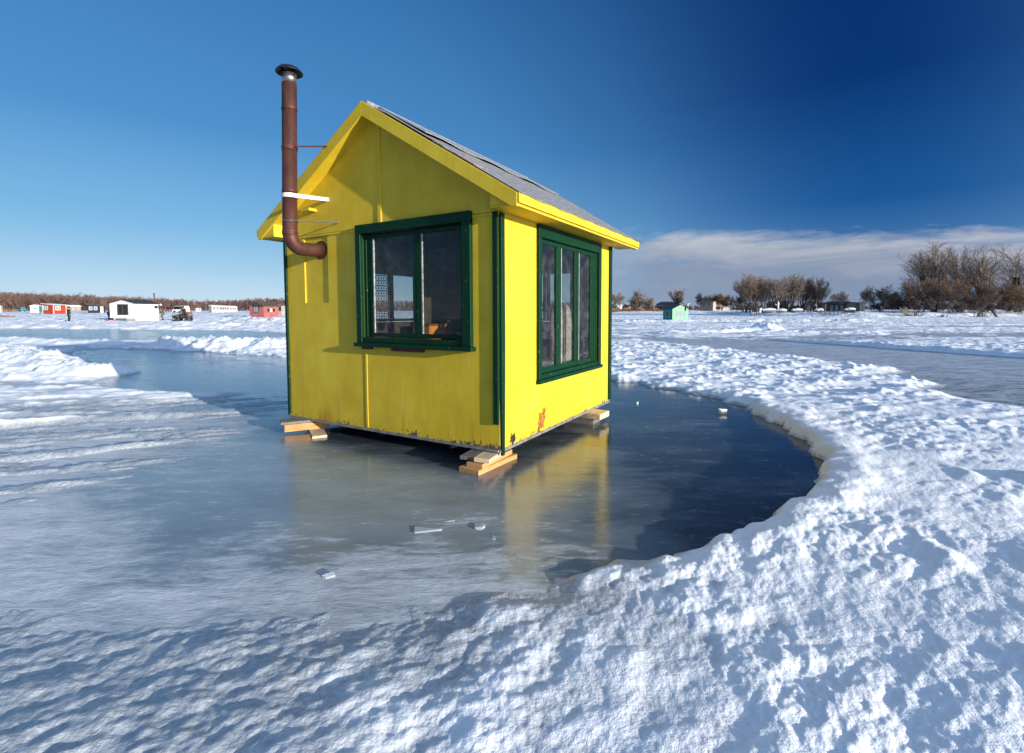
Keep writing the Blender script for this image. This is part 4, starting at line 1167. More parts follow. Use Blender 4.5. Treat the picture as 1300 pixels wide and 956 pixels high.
mb = MB(); mb.tube([(.98, 0, .16), (1.3, .05, .06), (1.6, 0, .03)], .012, 6); mb.build('rope', M_BLACK, sl)

# ---- quad bike with rider
def wheel(parent, x, y, r_, wd):
    mb = MB().lathe([(r_ * .55, -wd / 2), (r_ * .9, -wd / 2), (r_, -wd * .3), (r_, wd * .3), (r_ * .9, wd / 2), (r_ * .55, wd / 2)], n=20)
    for k in range(14):
        an = k * 2 * math.pi / 14
        mb.box((-.03, -.02, -wd * .4), (.03, .02, wd * .4), M=Matrix.Rotation(an, 4, 'Z') @ Matrix.Translation((r_ * 1.01, 0, 0)))
    ty = mb.build('tyre', M_RUBBER, parent)
    ty.matrix_local = Matrix.Translation((x, y, r_)) @ Matrix.Rotation(R(90), 4, 'X')
    mb = MB().lathe([(0, -wd * .42), (r_ * .5, -wd * .40), (r_ * .56, -wd * .48), (r_ * .56, wd * .48), (r_ * .5, wd * .40), (0, wd * .42)], n=16)
    mb.build('rim', M_STEEL, ty)
gx, gy, gzz = on_ground(232, 61)
q_ = empty('quad_bike', (gx, gy, gzz - .02), R(176), 'camouflage quad bike with a rider, standing right of the white hut', 'quad bike')
for x in (.68, -.68):
    for y in (-.40, .40): wheel(q_, x, y, .31, .24)
mb = MB(); mb.prism([(-.95, -.16, .42), (.95, -.16, .45), (1.0, -.16, .66), (.55, -.16, .86), (.25, -.16, .78), (-.9, -.16, .78)], (0, .32, 0)); mb.build('body', M_CAMO, q_, .04)
for x in (.68, -.68):
    for s in (-1, 1):
        mb = MB(); y0, y1 = sorted((s * .18, s * .56))
        mb.prism([(x - .42, y0, .58), (x - .28, y0, .74), (x + .24, y0, .76), (x + .42, y0, .56), (x + .36, y0, .54), (x + .22, y0, .70), (x - .26, y0, .68), (x - .36, y0, .54)], (0, y1 - y0, 0)); mb.build('fender', M_CAMO, q_, .02)
mb = MB(); mb.box((-.62, -.15, .785), (.12, .15, .90)); mb.build('saddle', M_BLACK, q_, .05)
mb = MB(); mb.tube([(.42, 0, .80), (.28, 0, 1.08)], .03, 8); mb.tube([(.18, -.38, 1.10), (.28, -.12, 1.08), (.28, .12, 1.08), (.18, .38, 1.10)], .018, 8); mb.build('handlebar', M_BLACK, q_)
for x0, x1 in ((.62, 1.05), (-1.15, -.60)):
    mb = MB()
    for k in range(5): y = -.36 + k * .18; mb.tube([(x0, y, .90), (x1, y, .90)], .014, 6)
    for x in (x0, x1): mb.tube([(x, -.38, .90), (x, .38, .90)], .016, 6)
    for x in (x0 + .06, x1 - .06): mb.tube([(x, -.12, .72), (x, -.12, .90)], .014, 6); mb.tube([(x, .12, .72), (x, .12, .90)], .014, 6)
    mb.build('rack', M_PIPED, q_)
for s in (-1, 1):
    mb = MB().lathe([(0, 0), (.07, 0), (.075, .04), (.04, .09)], n=14); o = mb.build('headlight', M_WHITE, q_); o.location = (1.0, s * .2, .62); o.rotation_euler = (0, R(-90), 0)
bx = empty('cargo_box', (gx + .86, gy - .06, gzz + .90), R(176), 'orange brown cargo box strapped on the back rack of the quad bike', 'box')
mb = MB(); mb.box((-.22, -.30, 0), (.22, .30, .28)); mb.build('body', plain('orange_crate', (.30, .12, .06)), bx, .03); mb = MB(); mb.box((-.23, -.31, .281), (.23, .31, .32)); mb.build('lid', M_BROWN, bx, .02)
SIT = dict(pelvis=(0, .15, .98), belly=(0, .13, 1.14), chest=(0, .04, 1.38), neck=(0, -.03, 1.54), head=(0, -.07, 1.65), crown=(0, -.08, 1.76),
    hip_l=(-.13, .10, .95), knee_l=(-.28, -.28, .86), ankle_l=(-.29, -.18, .46), toe_l=(-.30, -.34, .42), hip_r=(.13, .10, .95), knee_r=(.28, -.28, .86), ankle_r=(.29, -.18, .46), toe_r=(.30, -.34, .42),
    shoulder_l=(-.21, .03, 1.45), elbow_l=(-.34, -.15, 1.24), wrist_l=(-.36, -.38, 1.15), hand_l=(-.36, -.46, 1.14), shoulder_r=(.21, .03, 1.45), elbow_r=(.34, -.15, 1.24), wrist_r=(.36, -.38, 1.15), hand_r=(.36, -.46, 1.14))
person('person', 'rider in black jacket sitting astride the quad bike', (gx + .15, gy, gzz - .08), R(-94), SIT, M_SKIN, M_SNOWSUIT, M_TROUSER, M_RUBBER, M_BLACK, 1.06)

def car(name, label, px, dep, rz, m, L=4.4, Wd=1.8, Ht=1.55, kind='car', cat='car', cut=.32):
    x, y, z = on_ground(px, dep)
    e = empty(name, (x, y, z), rz, label, cat)
    h = Wd / 2; a = .42; 
    prof = [(-L / 2, .35), (L / 2, .35), (L / 2, .78), (L / 2 - .25, .92), (-L / 2 + .1, .95), (-L / 2, .85)]
    mb = MB().prism([(p, -h, q) for p, q in prof], (0, Wd, 0)); mb.build('body', m, e, .06)
    r0, r1 = (-L / 2 + .15, L * .18) if kind == 'car' else (-L * .12, L * .2)
    if kind == 'van': r0, r1 = -L / 2 + .05, L * .30
    cab = [(r0, .93), (r1 + .65, .93), (r1, Ht), (r0 + .18, Ht)]
    mb = MB().prism([(p, -h + .08, q) for p, q in cab], (0, Wd - .16, 0)); c_ = mb.build('cabin', m, e, .06)
    win = [(r0 + .2, 1.0), (r1 + .45, 1.0), (r1 - .02, Ht - .10), (r0 + .30, Ht - .10)]
    mb = MB().prism([(p, -h + .065, q) for p, q in win], (0, Wd - .13, 0)); mb.build('window', M_DGLASS, c_)
    mb = MB().prism([(r1 + .62, -h + .2, .98), (r1 + .62, h - .2, .98), (r1 + .06, h - .24, Ht - .06), (r1 + .06, -h + .24, Ht - .06)], (.02, 0, .02)); mb.build('windscreen', M_DGLASS, c_)
    for sx in (L * .31, -L * .31):
        for sy in (-h + .08, h - .08):
            mb = MB().lathe([(.18, -.11), (.33, -.11), (.35, 0), (.33, .11), (.18, .11), (0, .10)], n=18); mb.lathe([(0, -.10), (.18, -.11)], n=18)
            o = mb.build('wheel', M_RUBBER, e); o.matrix_local = Matrix.Translation((sx, sy, .345)) @ Matrix.Rotation(R(90), 4, 'X')
    for sy in (-h + .3, h - .3):
        mb = MB().box((L / 2 - .02, sy - .15, .62), (L / 2 + .03, sy + .15, .76)); mb.build('headlight', M_WHITE, e, .01)
    return e
car('pickup_truck', 'dark red pickup truck facing the camera between the white hut and the quad bike', 216, 185, R(-72), plain('dark_red_car_paint', (.22, .02, .03), .2, .3), 5.0, 1.9, 1.75, 'pickup', 'truck')
car('parked_van', 'white van parked behind the quad bike and its rider', 230, 150, R(172), M_FWHITE, 4.6, 1.9, 2.05, 'van', 'van')
car('parked_car', 'teal car parked among brown piles at the far left', 25, 180, R(170), plain('teal_car_paint', (.05, .22, .22), .2, .3), 4.0, 1.75, 1.6)
def log_pile(label, px, dep, n, seed):
    x, y, z = on_ground(px, dep); rg = random.Random(seed); mb = MB()
    for k in range(n):
        row = 0 if k < n * .5 else (1 if k < n * .85 else 2)
        mb.tube([(-.9 + rg.uniform(-.2, .2), -.9 + (k % max(1, n // 2)) * .36 + row * .15, .16 + row * .30), (.9 + rg.uniform(-.2, .2), -.9 + (k % max(1, n // 2)) * .36 + row * .15, .16 + row * .30)], rg.uniform(.14, .19), 8)
    o = mb.build('log_pile', M_LOG, None); o.location = (x, y, z); o.rotation_euler = (0, 0, R(30)); tag(o, label, 'log pile')
M_LOG = bark('log_bark', (.30, .17, .09), (.14, .08, .05))
log_pile('brown pile of logs left of the teal car at the far left edge', 6, 165, 12, 1)
log_pile('brown pile of logs just in front of the teal car', 17, 168, 10, 2)
mb = MB(); mb.tube([(-1.6, 0, .10), (-.4, .1, .14), (1.6, .05, .09)], [.10, .12, .06], 8); mb.tube([(-1.5, -.25, .08), (1.0, -.3, .1)], [.08, .07], 8)
o = mb.build('driftwood_log', M_LOG); o.location = on_ground(4, 75); o.rotation_euler = (0, 0, R(8)); tag(o, 'brown log lying in the snow at the far left edge', 'log')

# ---- bare trees
class Twigs:
    def __init__(s): s.v = []; s.f = []
    def strip(s, a, b, wa, wb, rg):
        d_ = b - a
        sd_ = d_.cross(Vector((rg.uniform(-1, 1), rg.uniform(-1, 1), rg.uniform(-.3, .3))))
        if sd_.length < 1e-6: return
        sd_.normalize(); i = len(s.v)
        s.v += [tuple(a - sd_ * wa), tuple(a + sd_ * wa), tuple(b + sd_ * wb), tuple(b - sd_ * wb)]; s.f.append((i, i + 1, i + 2, i + 3))
    def build(s, name, m, parent=None):
        me = bpy.data.meshes.new(name); me.from_pydata(s.v, [], s.f); me.materials.append(m)
        o = bpy.data.objects.new(name, me); col.objects.link(o); o.parent = parent
        return o
def bare_tree(name, label, px, dep, H, spread, style, mt, mc, seed, cat='tree', twig_w=.014, dens=1.0, lean=0, group=None):
    rg = random.Random(seed)
    x, y = spot(px, dep); z = gz(x, y)
    e = empty(name, (x, y, z - .1), 0, label, cat, group)
    tk = MB(); tw = Twigs(); half = spread / 2
    def grow(p, d_, L, r_, lvl, up):
        n = 4 if lvl < 2 else (3 if lvl < 3 else 2)
        pts = [p]; q = p.copy(); dd = d_.normalized()
        for k in range(n):
            dd = (dd + Vector((rg.gauss(0, .12), rg.gauss(0, .12), up * .10 + rg.gauss(0, .06)))).normalized()
            q = q + dd * L / n; pts.append(q.copy())
        if lvl <= 1:
            tk.tube(pts, [r_ * (1 - .7 * k / n) for k in range(n + 1)], 6 if lvl == 0 else 5, cap=False)
        else:
            for k in range(n): tw.strip(pts[k], pts[k + 1], r_ * (1 - .5 * k / n), r_ * (1 - .5 * (k + 1) / n), rg)
        if lvl >= 4: return
        cn = {0: 9, 1: 6, 2: 5, 3: 5}[lvl]
        cn = max(2, int(round(cn * dens * rg.uniform(.85, 1.15))))
        for c in range(cn):
            t = (.28 if lvl == 0 else .2) + (.8 if lvl else .72) * (c + rg.random() * .8) / cn; t = min(t, 1)
            k = min(int(t * n), n - 1); base = pts[k].lerp(pts[k + 1], t * n - k)
            az = rg.uniform(0, 6.283); ax = (pts[k + 1] - pts[k]).normalized()
            perp = ax.orthogonal().normalized(); perp.rotate(Matrix.Rotation(az, 3, ax))
            ang = R({'vase': (30, 40, 42, 45), 'poplar': (20, 26, 32, 42), 'bush': (28, 38, 45, 50)}[style][lvl] * rg.uniform(.7, 1.3))
            cd_ = ax * math.cos(ang) + perp * math.sin(ang)
            cl = L * {'vase': (.55, .55, .5, .5), 'poplar': (.42, .5, .5, .5), 'bush': (.5, .55, .55, .55)}[style][lvl] * rg.uniform(.75, 1.2) * (1.15 - .45 * t)
            grow(base, cd_, cl, max(r_ * .45, twig_w * (1.6 if lvl < 2 else 1)), lvl + 1, .8 if style != 'bush' else .5)
    stems = {'vase': 5, 'poplar': 9, 'bush': 7}[style]
    for s in range(stems):
        an = s * 6.283 / stems + rg.uniform(-.5, .5)
        out = half / H * {'vase': .75, 'poplar': .55, 'bush': .95}[style] * (rg.uniform(.5, 1.1))
        base = Vector((math.cos(an), math.sin(an), 0)) * {'vase': .25, 'poplar': .5, 'bush': half * .28}[style]
        grow(base, Vector((math.cos(an) * out + lean, math.sin(an) * out, 1)), H * rg.uniform(.72, .9), H * {'vase': .016, 'poplar': .011, 'bush': .008}[style], 0, .15)
    # trim to the height the tree has
    zmax = max((v[2] for v in tw.v), default=H); k = H / zmax
    tk.v = [(a * min(1, k * 1.1), b * min(1, k * 1.1), c * k) for a, b, c in tk.v]; tw.v = [(a * min(1, k * 1.1), b * min(1, k * 1.1), c * k) for a, b, c in tw.v]
    tk.build('trunk', mt, e); tw.build('crown', mc, e)
    return e
B_GREY = bark('grey_bark', (.17, .14, .12), (.09, .075, .065)); T_GREY = bark('grey_twigs', (.33, .265, .215), (.21, .165, .135), .4)
B_DARK = bark('dark_bark', (.09, .07, .06), (.045, .035, .03)); T_RUST = bark('rusty_twigs', (.27, .165, .10), (.16, .105, .075), .25)
T_PURP = bark('purple_brown_twigs', (.21, .16, .135), (.11, .085, .075), .3); T_TAN = bark('tan_twigs', (.30, .22, .15), (.2, .14, .10), .4)
def hgt(dep, topy, base_z): return CAM_H + (394.4 - topy) * dep / F_PX - base_z
def tree_at(name, label, px, dep, topy, wpx, style, mt, mc, seed, **kw):
    x, y = spot(px, dep); H = hgt(dep, topy, gz(x, y))
    return bare_tree(name, label, px, dep, H, wpx * dep / F_PX, style, mt, mc, seed, **kw)
G1 = 'bare trees on the right hand shore'
tree_at('bare_tree', 'hazy bare tree standing back between the two left trees of the row', 958, 150, 350, 34, 'poplar', B_GREY, T_GREY, 61, group=G1)
tree_at('bare_tree', 'hazy bare tree standing back behind the white post', 991, 150, 352, 34, 'poplar', B_GREY, T_TAN, 62, group=G1)
tree_at('bare_tree', 'hazy bare tree standing back near the right end of the row', 1027, 152, 353, 34, 'poplar', B_GREY, T_TAN, 63, group=G1)
for k, (px, ty, wp, lb) in enumerate(((1128, 381, 40, 'low brown scrub behind the small dark bush'), (1160, 379, 50, 'low brown scrub behind the pale dead branches'), (1205, 378, 56, 'low brown scrub behind the middle of the thicket'),
        (1250, 379, 56, 'low brown scrub behind the single dark trunk'), (1298, 379, 60, 'low brown scrub at the right edge behind the rust bushes'))):
    tree_at('shrub', lb, px, 128, ty, wp, 'bush', B_DARK, T_PURP, 70 + k, cat='shrub', twig_w=.035, dens=.95)
tree_at('bare_tree', 'broad dense bare tree at the left end of the tall shore row', 949, 135, 345, 46, 'poplar', B_GREY, T_TAN, 1, group=G1, dens=1.15)
tree_at('bare_tree', 'thin bare tree second from the left in the tall shore row', 966, 138, 350, 36, 'poplar', B_GREY, T_GREY, 2, group=G1)
tree_at('bare_tree', 'dark stemmed bare tree above the white post in the shore row', 982, 133, 350, 36, 'poplar', B_DARK, T_GREY, 3, group=G1)
tree_at('bare_tree', 'tallest bare tree in the middle of the shore row', 1002, 136, 345, 40, 'poplar', B_DARK, T_GREY, 4, group=G1)
tree_at('bare_tree', 'bare tree right of the tallest one in the shore row', 1018, 140, 348, 36, 'poplar', B_GREY, T_GREY, 5, group=G1)
tree_at('bare_tree', 'rightmost spreading bare tree of the tall shore row', 1035, 137, 352, 38, 'poplar', B_GREY, T_TAN, 6, group=G1)
tree_at('bare_tree', 'low reddish brown tree beside the stone house at its right', 932, 150, 373, 26, 'bush', B_DARK, T_RUST, 7, dens=.9, twig_w=.03)
tree_at('shrub', 'brown thicket under the left end of the tall shore row', 947, 132, 381, 34, 'bush', B_DARK, T_PURP, 8, cat='shrub', dens=.85, twig_w=.03)
tree_at('shrub', 'brown undergrowth below the middle of the tall shore row', 1003, 142, 384, 50, 'bush', B_DARK, T_PURP, 88, cat='shrub', dens=.85, twig_w=.03)
tree_at('shrub', 'round orange brown shrub behind the reeds, left of a pair', 807, 285, 377, 17, 'bush', B_DARK, T_RUST, 9, cat='shrub', twig_w=.06, dens=.7)
tree_at('shrub', 'round orange brown shrub behind the reeds, right of a pair', 822, 285, 376, 18, 'bush', B_DARK, T_RUST, 10, cat='shrub', twig_w=.06, dens=.7)
tree_at('bare_tree', 'pale bare tree rising behind the two round shrubs', 810, 300, 365, 20, 'vase', B_GREY, T_GREY, 11, twig_w=.04)
tree_at('bare_tree', 'faint bare tree above the turquoise hut', 861, 300, 364, 16, 'poplar', B_GREY, T_GREY, 12, twig_w=.04)
tree_at('bare_tree', 'bare tree close to the right edge of the yellow hut', 780, 300, 368, 18, 'vase', B_GREY, T_GREY, 13, twig_w=.04)
tree_at('bare_tree', 'dark bushy bare tree left of the stone house', 892, 290, 371, 22, 'vase', B_DARK, T_PURP, 14, twig_w=.045)
tree_at('bare_tree', 'rust coloured tree crown behind the stone house roof', 914, 275, 372, 22, 'bush', B_DARK, T_RUST, 15, twig_w=.06)
tree_at('bare_tree', 'distant grey bare tree behind the dark boathouse', 1066, 190, 368, 26, 'vase', B_GREY, T_PURP, 16, twig_w=.025)
tree_at('bare_tree', 'purple brown round tree right of the grey shed', 1113, 118, 359, 46, 'bush', B_DARK, T_PURP, 17, twig_w=.022, dens=1.05)
tree_at('bare_tree', 'small dark bush between the purple tree and the thicket', 1138, 116, 374, 26, 'bush', B_DARK, T_PURP, 18, twig_w=.022)
tree_at('bare_tree', 'tallest bare tree with wide fan crown over the thicket', 1186, 122, 301, 80, 'vase', B_DARK, T_GREY, 19, dens=1.12, twig_w=.016)
tree_at('bare_tree', 'tall thin bare tree just right of the wide fan crown', 1218, 126, 309, 40, 'poplar', B_GREY, T_GREY, 20)
tree_at('bare_tree', 'bare tree with one dark trunk between the two tall crowns', 1247, 116, 318, 52, 'vase', B_DARK, T_GREY, 21, dens=.95)
tree_at('bare_tree', 'tall bare tree with grey trunk at the right edge', 1292, 118, 305, 76, 'vase', B_GREY, T_GREY, 22, dens=1.05)
tree_at('bare_tree', 'half seen bare tree beyond the right edge behind the rusty bushes', 1330, 122, 315, 50, 'vase', B_GREY, T_GREY, 23)
for k, (px, dp, ty, wp, mc, lb) in enumerate([
        (1152, 116, 366, 40, T_PURP, 'dark olive brown thicket bush at the left end of the thicket'), (1172, 112, 350, 46, T_RUST, 'rusty thicket bush directly under the wide fan crown'),
        (1196, 112, 357, 44, T_PURP, 'dark brown bush in the middle of the thicket'), (1214, 114, 350, 48, T_RUST, 'bright rust bush under the tall thin tree'),
        (1236, 110, 364, 40, T_PURP, 'purple brown bush beside the single dark trunk'), (1262, 112, 354, 44, T_RUST, 'rust orange bush right of the single dark trunk'),
        (1288, 110, 364, 46, T_RUST, 'rust orange bush at the right edge of the picture'), (1316, 112, 362, 40, T_RUST, 'rust bush just past the right edge'),
        (1180, 105, 378, 50, T_PURP, 'low dark bush at the foot of the thicket, left of centre'), (1228, 105, 380, 50, T_PURP, 'low dark bush at the foot of the thicket, right of centre'),
        (1272, 106, 382, 44, T_PURP, 'low dark bush near the leaning trunk')]):
    tree_at('shrub', lb, px, dp, ty, wp, 'bush', B_DARK, mc, 30 + k, cat='shrub', twig_w=.021, dens=1.02, group='bushes of the shore thicket')
# evergreen
x, y = spot(1287, 114); z = gz(x, y); Hc = hgt(114, 352, z)
ev = empty('evergreen_tree', (x, y, z), 0, 'small dark evergreen among bare trees at the right edge', 'tree')
MB().tube([(0, 0, 0), (0, 0, Hc)], [.16, .02], 8).build('trunk', B_DARK, ev)
tw = Twigs(); rg = random.Random(5)
for k in range(1500):
    zz = Hc * (.12 + .88 * rg.random()); rr_ = (1 - zz / Hc) * 2.6 + .15; an = rg.uniform(0, 6.283); r0 = rr_ * rg.uniform(.2, .8)
    a = Vector((math.cos(an) * r0, math.sin(an) * r0, zz)); b = a + Vector((math.cos(an + rg.gauss(0, .4)) * .5, math.sin(an + rg.gauss(0, .4)) * .5, -.12))
    tw.strip(a, b, .05, .02, rg)
tw.build('crown', bark('evergreen_needles', (.035, .05, .03), (.018, .025, .016)), ev)
# pale dead brush pile and leaning trunk on the shore
def dead_brush(label, px, dep, H, n, m, seed, lean, wd):
    x, y = spot(px, dep); rg = random.Random(seed); tw = MB()
    for k in range(n):
        a = Vector((rg.uniform(-wd, wd) * .4, rg.uniform(-.6, .6), 0)); d_ = Vector((rg.gauss(lean, .35), rg.gauss(0, .3), rg.uniform(.4, 1))).normalized()
        L = H * rg.uniform(.5, 1.15); m_ = a + d_ * L * .5; b = a + d_ * L + Vector((0, 0, -.1))
        tw.tube([a, m_, b], [.05, .035, .012], 4)
        for j in range(3):
            c = a.lerp(b, rg.uniform(.4, .9)); tw.tube([c, c + (d_ + Vector((rg.gauss(0, .5), rg.gauss(0, .5), rg.gauss(0, .3)))).normalized() * L * .35], [.02, .008], 3)
    o = tw.build('dead_brush', m); o.location = (x, y, gz(x, y) - .05); return tag(o, label, 'brush')
dead_brush('pale dead branches fanning left from the shore bank', 1156, 99, 2.2, 26, bark('bleached_wood', (.42, .36, .28), (.25, .2, .15)), 3, -.7, 1.5)
dead_brush('dark heap of fallen brush at the foot of the thicket', 1163, 99.5, 1.3, 26, B_DARK, 4, .4, 2.5)
dead_brush('dark brush heap beside the leaning trunk at the right', 1246, 99, 1.6, 30, B_DARK, 6, .2, 3)
dead_brush('small dry brush heap on the bank below the thicket', 1195, 98.5, .9, 18, B_DARK, 7, .1, 2)
x, y = spot(1266, 99); mb = MB().tube([(0, 0, 0), (-.5, 0, .6), (-.9, 0, 1.4), (-1.0, .1, 2.2)], [.22, .18, .14, .05], 8); mb.tube([(-.6, 0, .8), (-.1, .1, 1.5)], [.1, .03], 6)
o = mb.build('leaning_trunk', B_DARK); o.location = (x, y, gz(x, y) - .1); tag(o, 'dark leaning dead trunk at the water edge on the right', 'tree trunk')

# ---- far woods and reeds (beyond counting)
tw = Twigs(); rg = random.Random(11)
prof = [(-430, 366), (-140, 370), (-40, 370), (10, 369), (60, 371), (110, 373), (160, 375), (210, 377.5), (260, 381), (310, 379), (340, 377), (420, 380), (560, 381), (700, 382), (800, 385), (900, 388), (1100, 388.5), (1400, 388)]
for row in range(7):
    dep = 345 + row * 26
    px = -430
    while px < 1400:
        px += rg.uniform(3.2, 5.6)
        x, y = spot(px + rg.uniform(-2, 2), dep + rg.uniform(-9, 9)); z = 1.2
        ty = np.interp(px, [p[0] for p in prof], [p[1] for p in prof]) + rg.uniform(-.8, 3.2) - (2.5 if rg.random() < .05 else 0)
        H = CAM_H + (394.4 - ty) * dep / F_PX - z
        if H < 2: continue
        tw.strip(Vector((x, y, z - 1)), Vector((x + rg.uniform(-.3, .3), y, z + H * .9)), .16, .05, rg)
        nb = 30 if px < 360 else 20
        for k in range(nb):
            t = rg.uniform(.12, .95); a = Vector((x, y, z + H * t * .85)); an = rg.uniform(0, 6.283)
            L = H * .30 * (1.1 - .6 * t) * rg.uniform(.6, 1.3)
            b = a + Vector((math.cos(an) * L * .8, math.sin(an) * L * .8, L * rg.uniform(.5, 1)))
            b.z = min(b.z, z + H)
            tw.strip(a, b, .16, .08, rg)
            for j in range(2):
                c = a.lerp(b, rg.uniform(.3, .9)); d_ = c + Vector((rg.gauss(0, .3), rg.gauss(0, .3), .4)) * L * .7; d_.z = min(d_.z, z + H)
                tw.strip(c, d_, .10, .05, rg)
        for k in range(6):    # undergrowth
            a = Vector((x + rg.uniform(-2, 2), y, z - .5)); tw.strip(a, a + Vector((rg.uniform(-.8, .8), 0, H * rg.uniform(.15, .4))), .22, .1, rg)
o = tw.build('far_woods', bark('far_wood_twigs', (.185, .11, .085), (.085, .055, .052), .06)); tag(o, 'long band of bare brown woods along the far left shore', 'woods', kind='stuff')
tw = Twigs(); ZREED = gz(*spot(810, 268)) - .15
for k in range(9000):
    px = rg.uniform(774, 845) ; x, y = spot(px, 262 + rg.uniform(0, 14)); z = ZREED
    h_ = rg.uniform(1.2, 2.4) * (.7 + .3 * math.sin(px * .35))
    a = Vector((x, y, z - .2)); tw.strip(a, a + Vector((rg.gauss(0, .25), 0, h_)), .07, .03, rg)
o = tw.build('reeds', bark('dry_reeds', (.36, .22, .11), (.22, .13, .07), .3)); tag(o, 'strip of dry tan reeds along the far shore beside the yellow hut', 'reeds', kind='stuff')

# ---- buildings on the right hand shore
make_hut('stone_house', 'brown stone house with wide dark roof behind the reeds', 905, 888, 926, 268, R(-35), 4.6, 7.6, M_FSTONE, right_m=M_FTAN, roof_m=M_FROOFB, axis='x', over=.7, cat='house',
    windows=[('f', .2, .4, 2.6, 4.0, M_FTAN, M_DGLASS), ('f', .6, .8, 2.6, 4.0, M_FTAN, M_DGLASS), ('r', .15, .4, .6, 2.2, M_FSTONE, M_DGLASS), ('r', .6, .85, 2.8, 4.2, M_FSTONE, M_DGLASS)], door=('r', .45, .55, 2.1, M_FROOFB), chimney=(.3, .5, 1.0, .35, M_FBRICK))
make_hut('dark_house', 'long dark house behind the turquoise hut', 858, 833, 868, 295, R(-25), 3.6, 5.6, M_FGREY, right_m=M_FSTONE, roof_m=M_FROOF, axis='x', over=.6, cat='house',
    windows=[('f', .15, .3, 1.2, 2.5, M_FTAN, M_DGLASS), ('f', .45, .6, 1.2, 2.5, M_FTAN, M_DGLASS)], door=('f', .7, .8, 2.2, M_FROOFB))
make_hut('white_house', 'narrow white house end beside the right edge of the yellow hut', 784, 779, 789.5, 300, R(-15), 4.9, 5.9, M_FWHITE, roof_m=M_FROOFB, axis='y', over=.3, cat='house',
    windows=[('r', .3, .6, 1.0, 2.2, M_FGREY, M_DGLASS), ('r', .3, .6, 3.2, 4.4, M_FGREY, M_DGLASS)])
make_hut('low_shed', 'low dark shed between the white house and the round shrubs', 797, 790, 801, 296, R(-20), 2.6, 3.8, M_FSTONE, roof_m=M_FROOF, axis='x', over=.3, cat='shed', windows=[('f', .3, .6, 1.0, 1.9, M_FTAN, M_DGLASS)])
bh, w, d, h0, h1 = make_hut('boathouse', 'dark boathouse with three pale doors on the right shore', 1074, 1048, 1078, 128, R(-42), 2.1, 2.7, M_FROOFB, roof_m=M_FROOF, axis='x', over=.25, cat='boathouse')
for a in (.22, .47, .72):
    mb = MB(); mb.box((-w + a * w, -.06, .1), (-w + a * w + .55, -.004, 1.75)); dd = mb.build('door', M_PGLASS, bh)
    mb = MB(); mb.box((-w + a * w + .43, -.11, .95), (-w + a * w + .49, -.061, 1.05)); mb.build('handle', M_STEEL, dd)
mb = MB(); mb.prism([(-w * .42, -.28, h0 - .1), (-w * .08, -.28, h0 - .1), (-w * .25, -.28, h0 + .5)], (0, .25, 0)); mb.build('pediment', M_FBRICK, bh)
make_hut('grey_shed', 'flat grey shed with cream end wall right of the boathouse', 1091.5, 1078, 1097, 118, R(-40), 2.1, 2.25, M_FGREY, right_m=M_CREAM, roof_m=M_FROOF, axis='m', over=.12, cat='shed', chimney=(.2, .3, .8, .05, M_FGREY), door=('f', .6, .9, 1.9, M_FROOFB))
make_hut('brick_house', 'small tan brick house behind the right end of the shore row', 1034, 1022, 1038, 200, R(-40), 2.6, 4.0, M_FBRICK, right_m=M_FTAN, roof_m=M_FROOFB, axis='x', over=.3, cat='house', windows=[('f', .3, .45, 1, 2, M_FWHITE, M_DGLASS), ('r', .35, .65, 1, 2, M_FWHITE, M_DGLASS)])
make_hut('long_shed', 'low brown shed between the brick house and the boathouse', 1047, 1036, 1052, 150, R(-38), 2.2, 2.8, M_FSTONE, roof_m=M_FROOFB, axis='x', over=.2, cat='shed', door=('f', .35, .6, 1.9, M_FROOF))
make_hut('dark_cabin', 'dark low cabin hidden among the trunks of the tall shore row', 1000, 972, 1006, 160, R(-36), 2.5, 3.6, M_FGREY, roof_m=M_FROOF, axis='x', over=.3, cat='cabin', windows=[('f', .6, .72, .9, 1.8, M_FWHITE, M_PGLASS), ('f', .2, .32, .9, 1.8, M_FWHITE, M_PGLASS)])
make_hut('white_booth', 'tiny white booth at the left end of the covered boats', 964.5, 960.5, 967, 126, R(-36), 1.15, 1.4, M_FWHITE, roof_m=M_FGREY, axis='x', over=.08, cat='booth', windows=[('f', .3, .7, .5, .95, M_FGREY, M_DGLASS)])
# white post with cross arms
x, y, z = on_ground(987.5, 124)
mb = MB(); mb.lathe([(.32, 0), (.32, .35), (.20, .45), (.17, 2.4), (.24, 2.5), (.24, 2.62), (.12, 2.75), (0, 3.3)], n=14); mb.tube([(-.55, 0, 2.05), (.3, 0, 2.3)], .06, 6); mb.tube([(-.55, 0, 2.05), (-.75, 0, 2.4)], .06, 6)
o = mb.build('shore_post', M_FWHITE); o.location = (x, y, z - .05); tag(o, 'white shore post with side arm among the trees of the tall row', 'post')
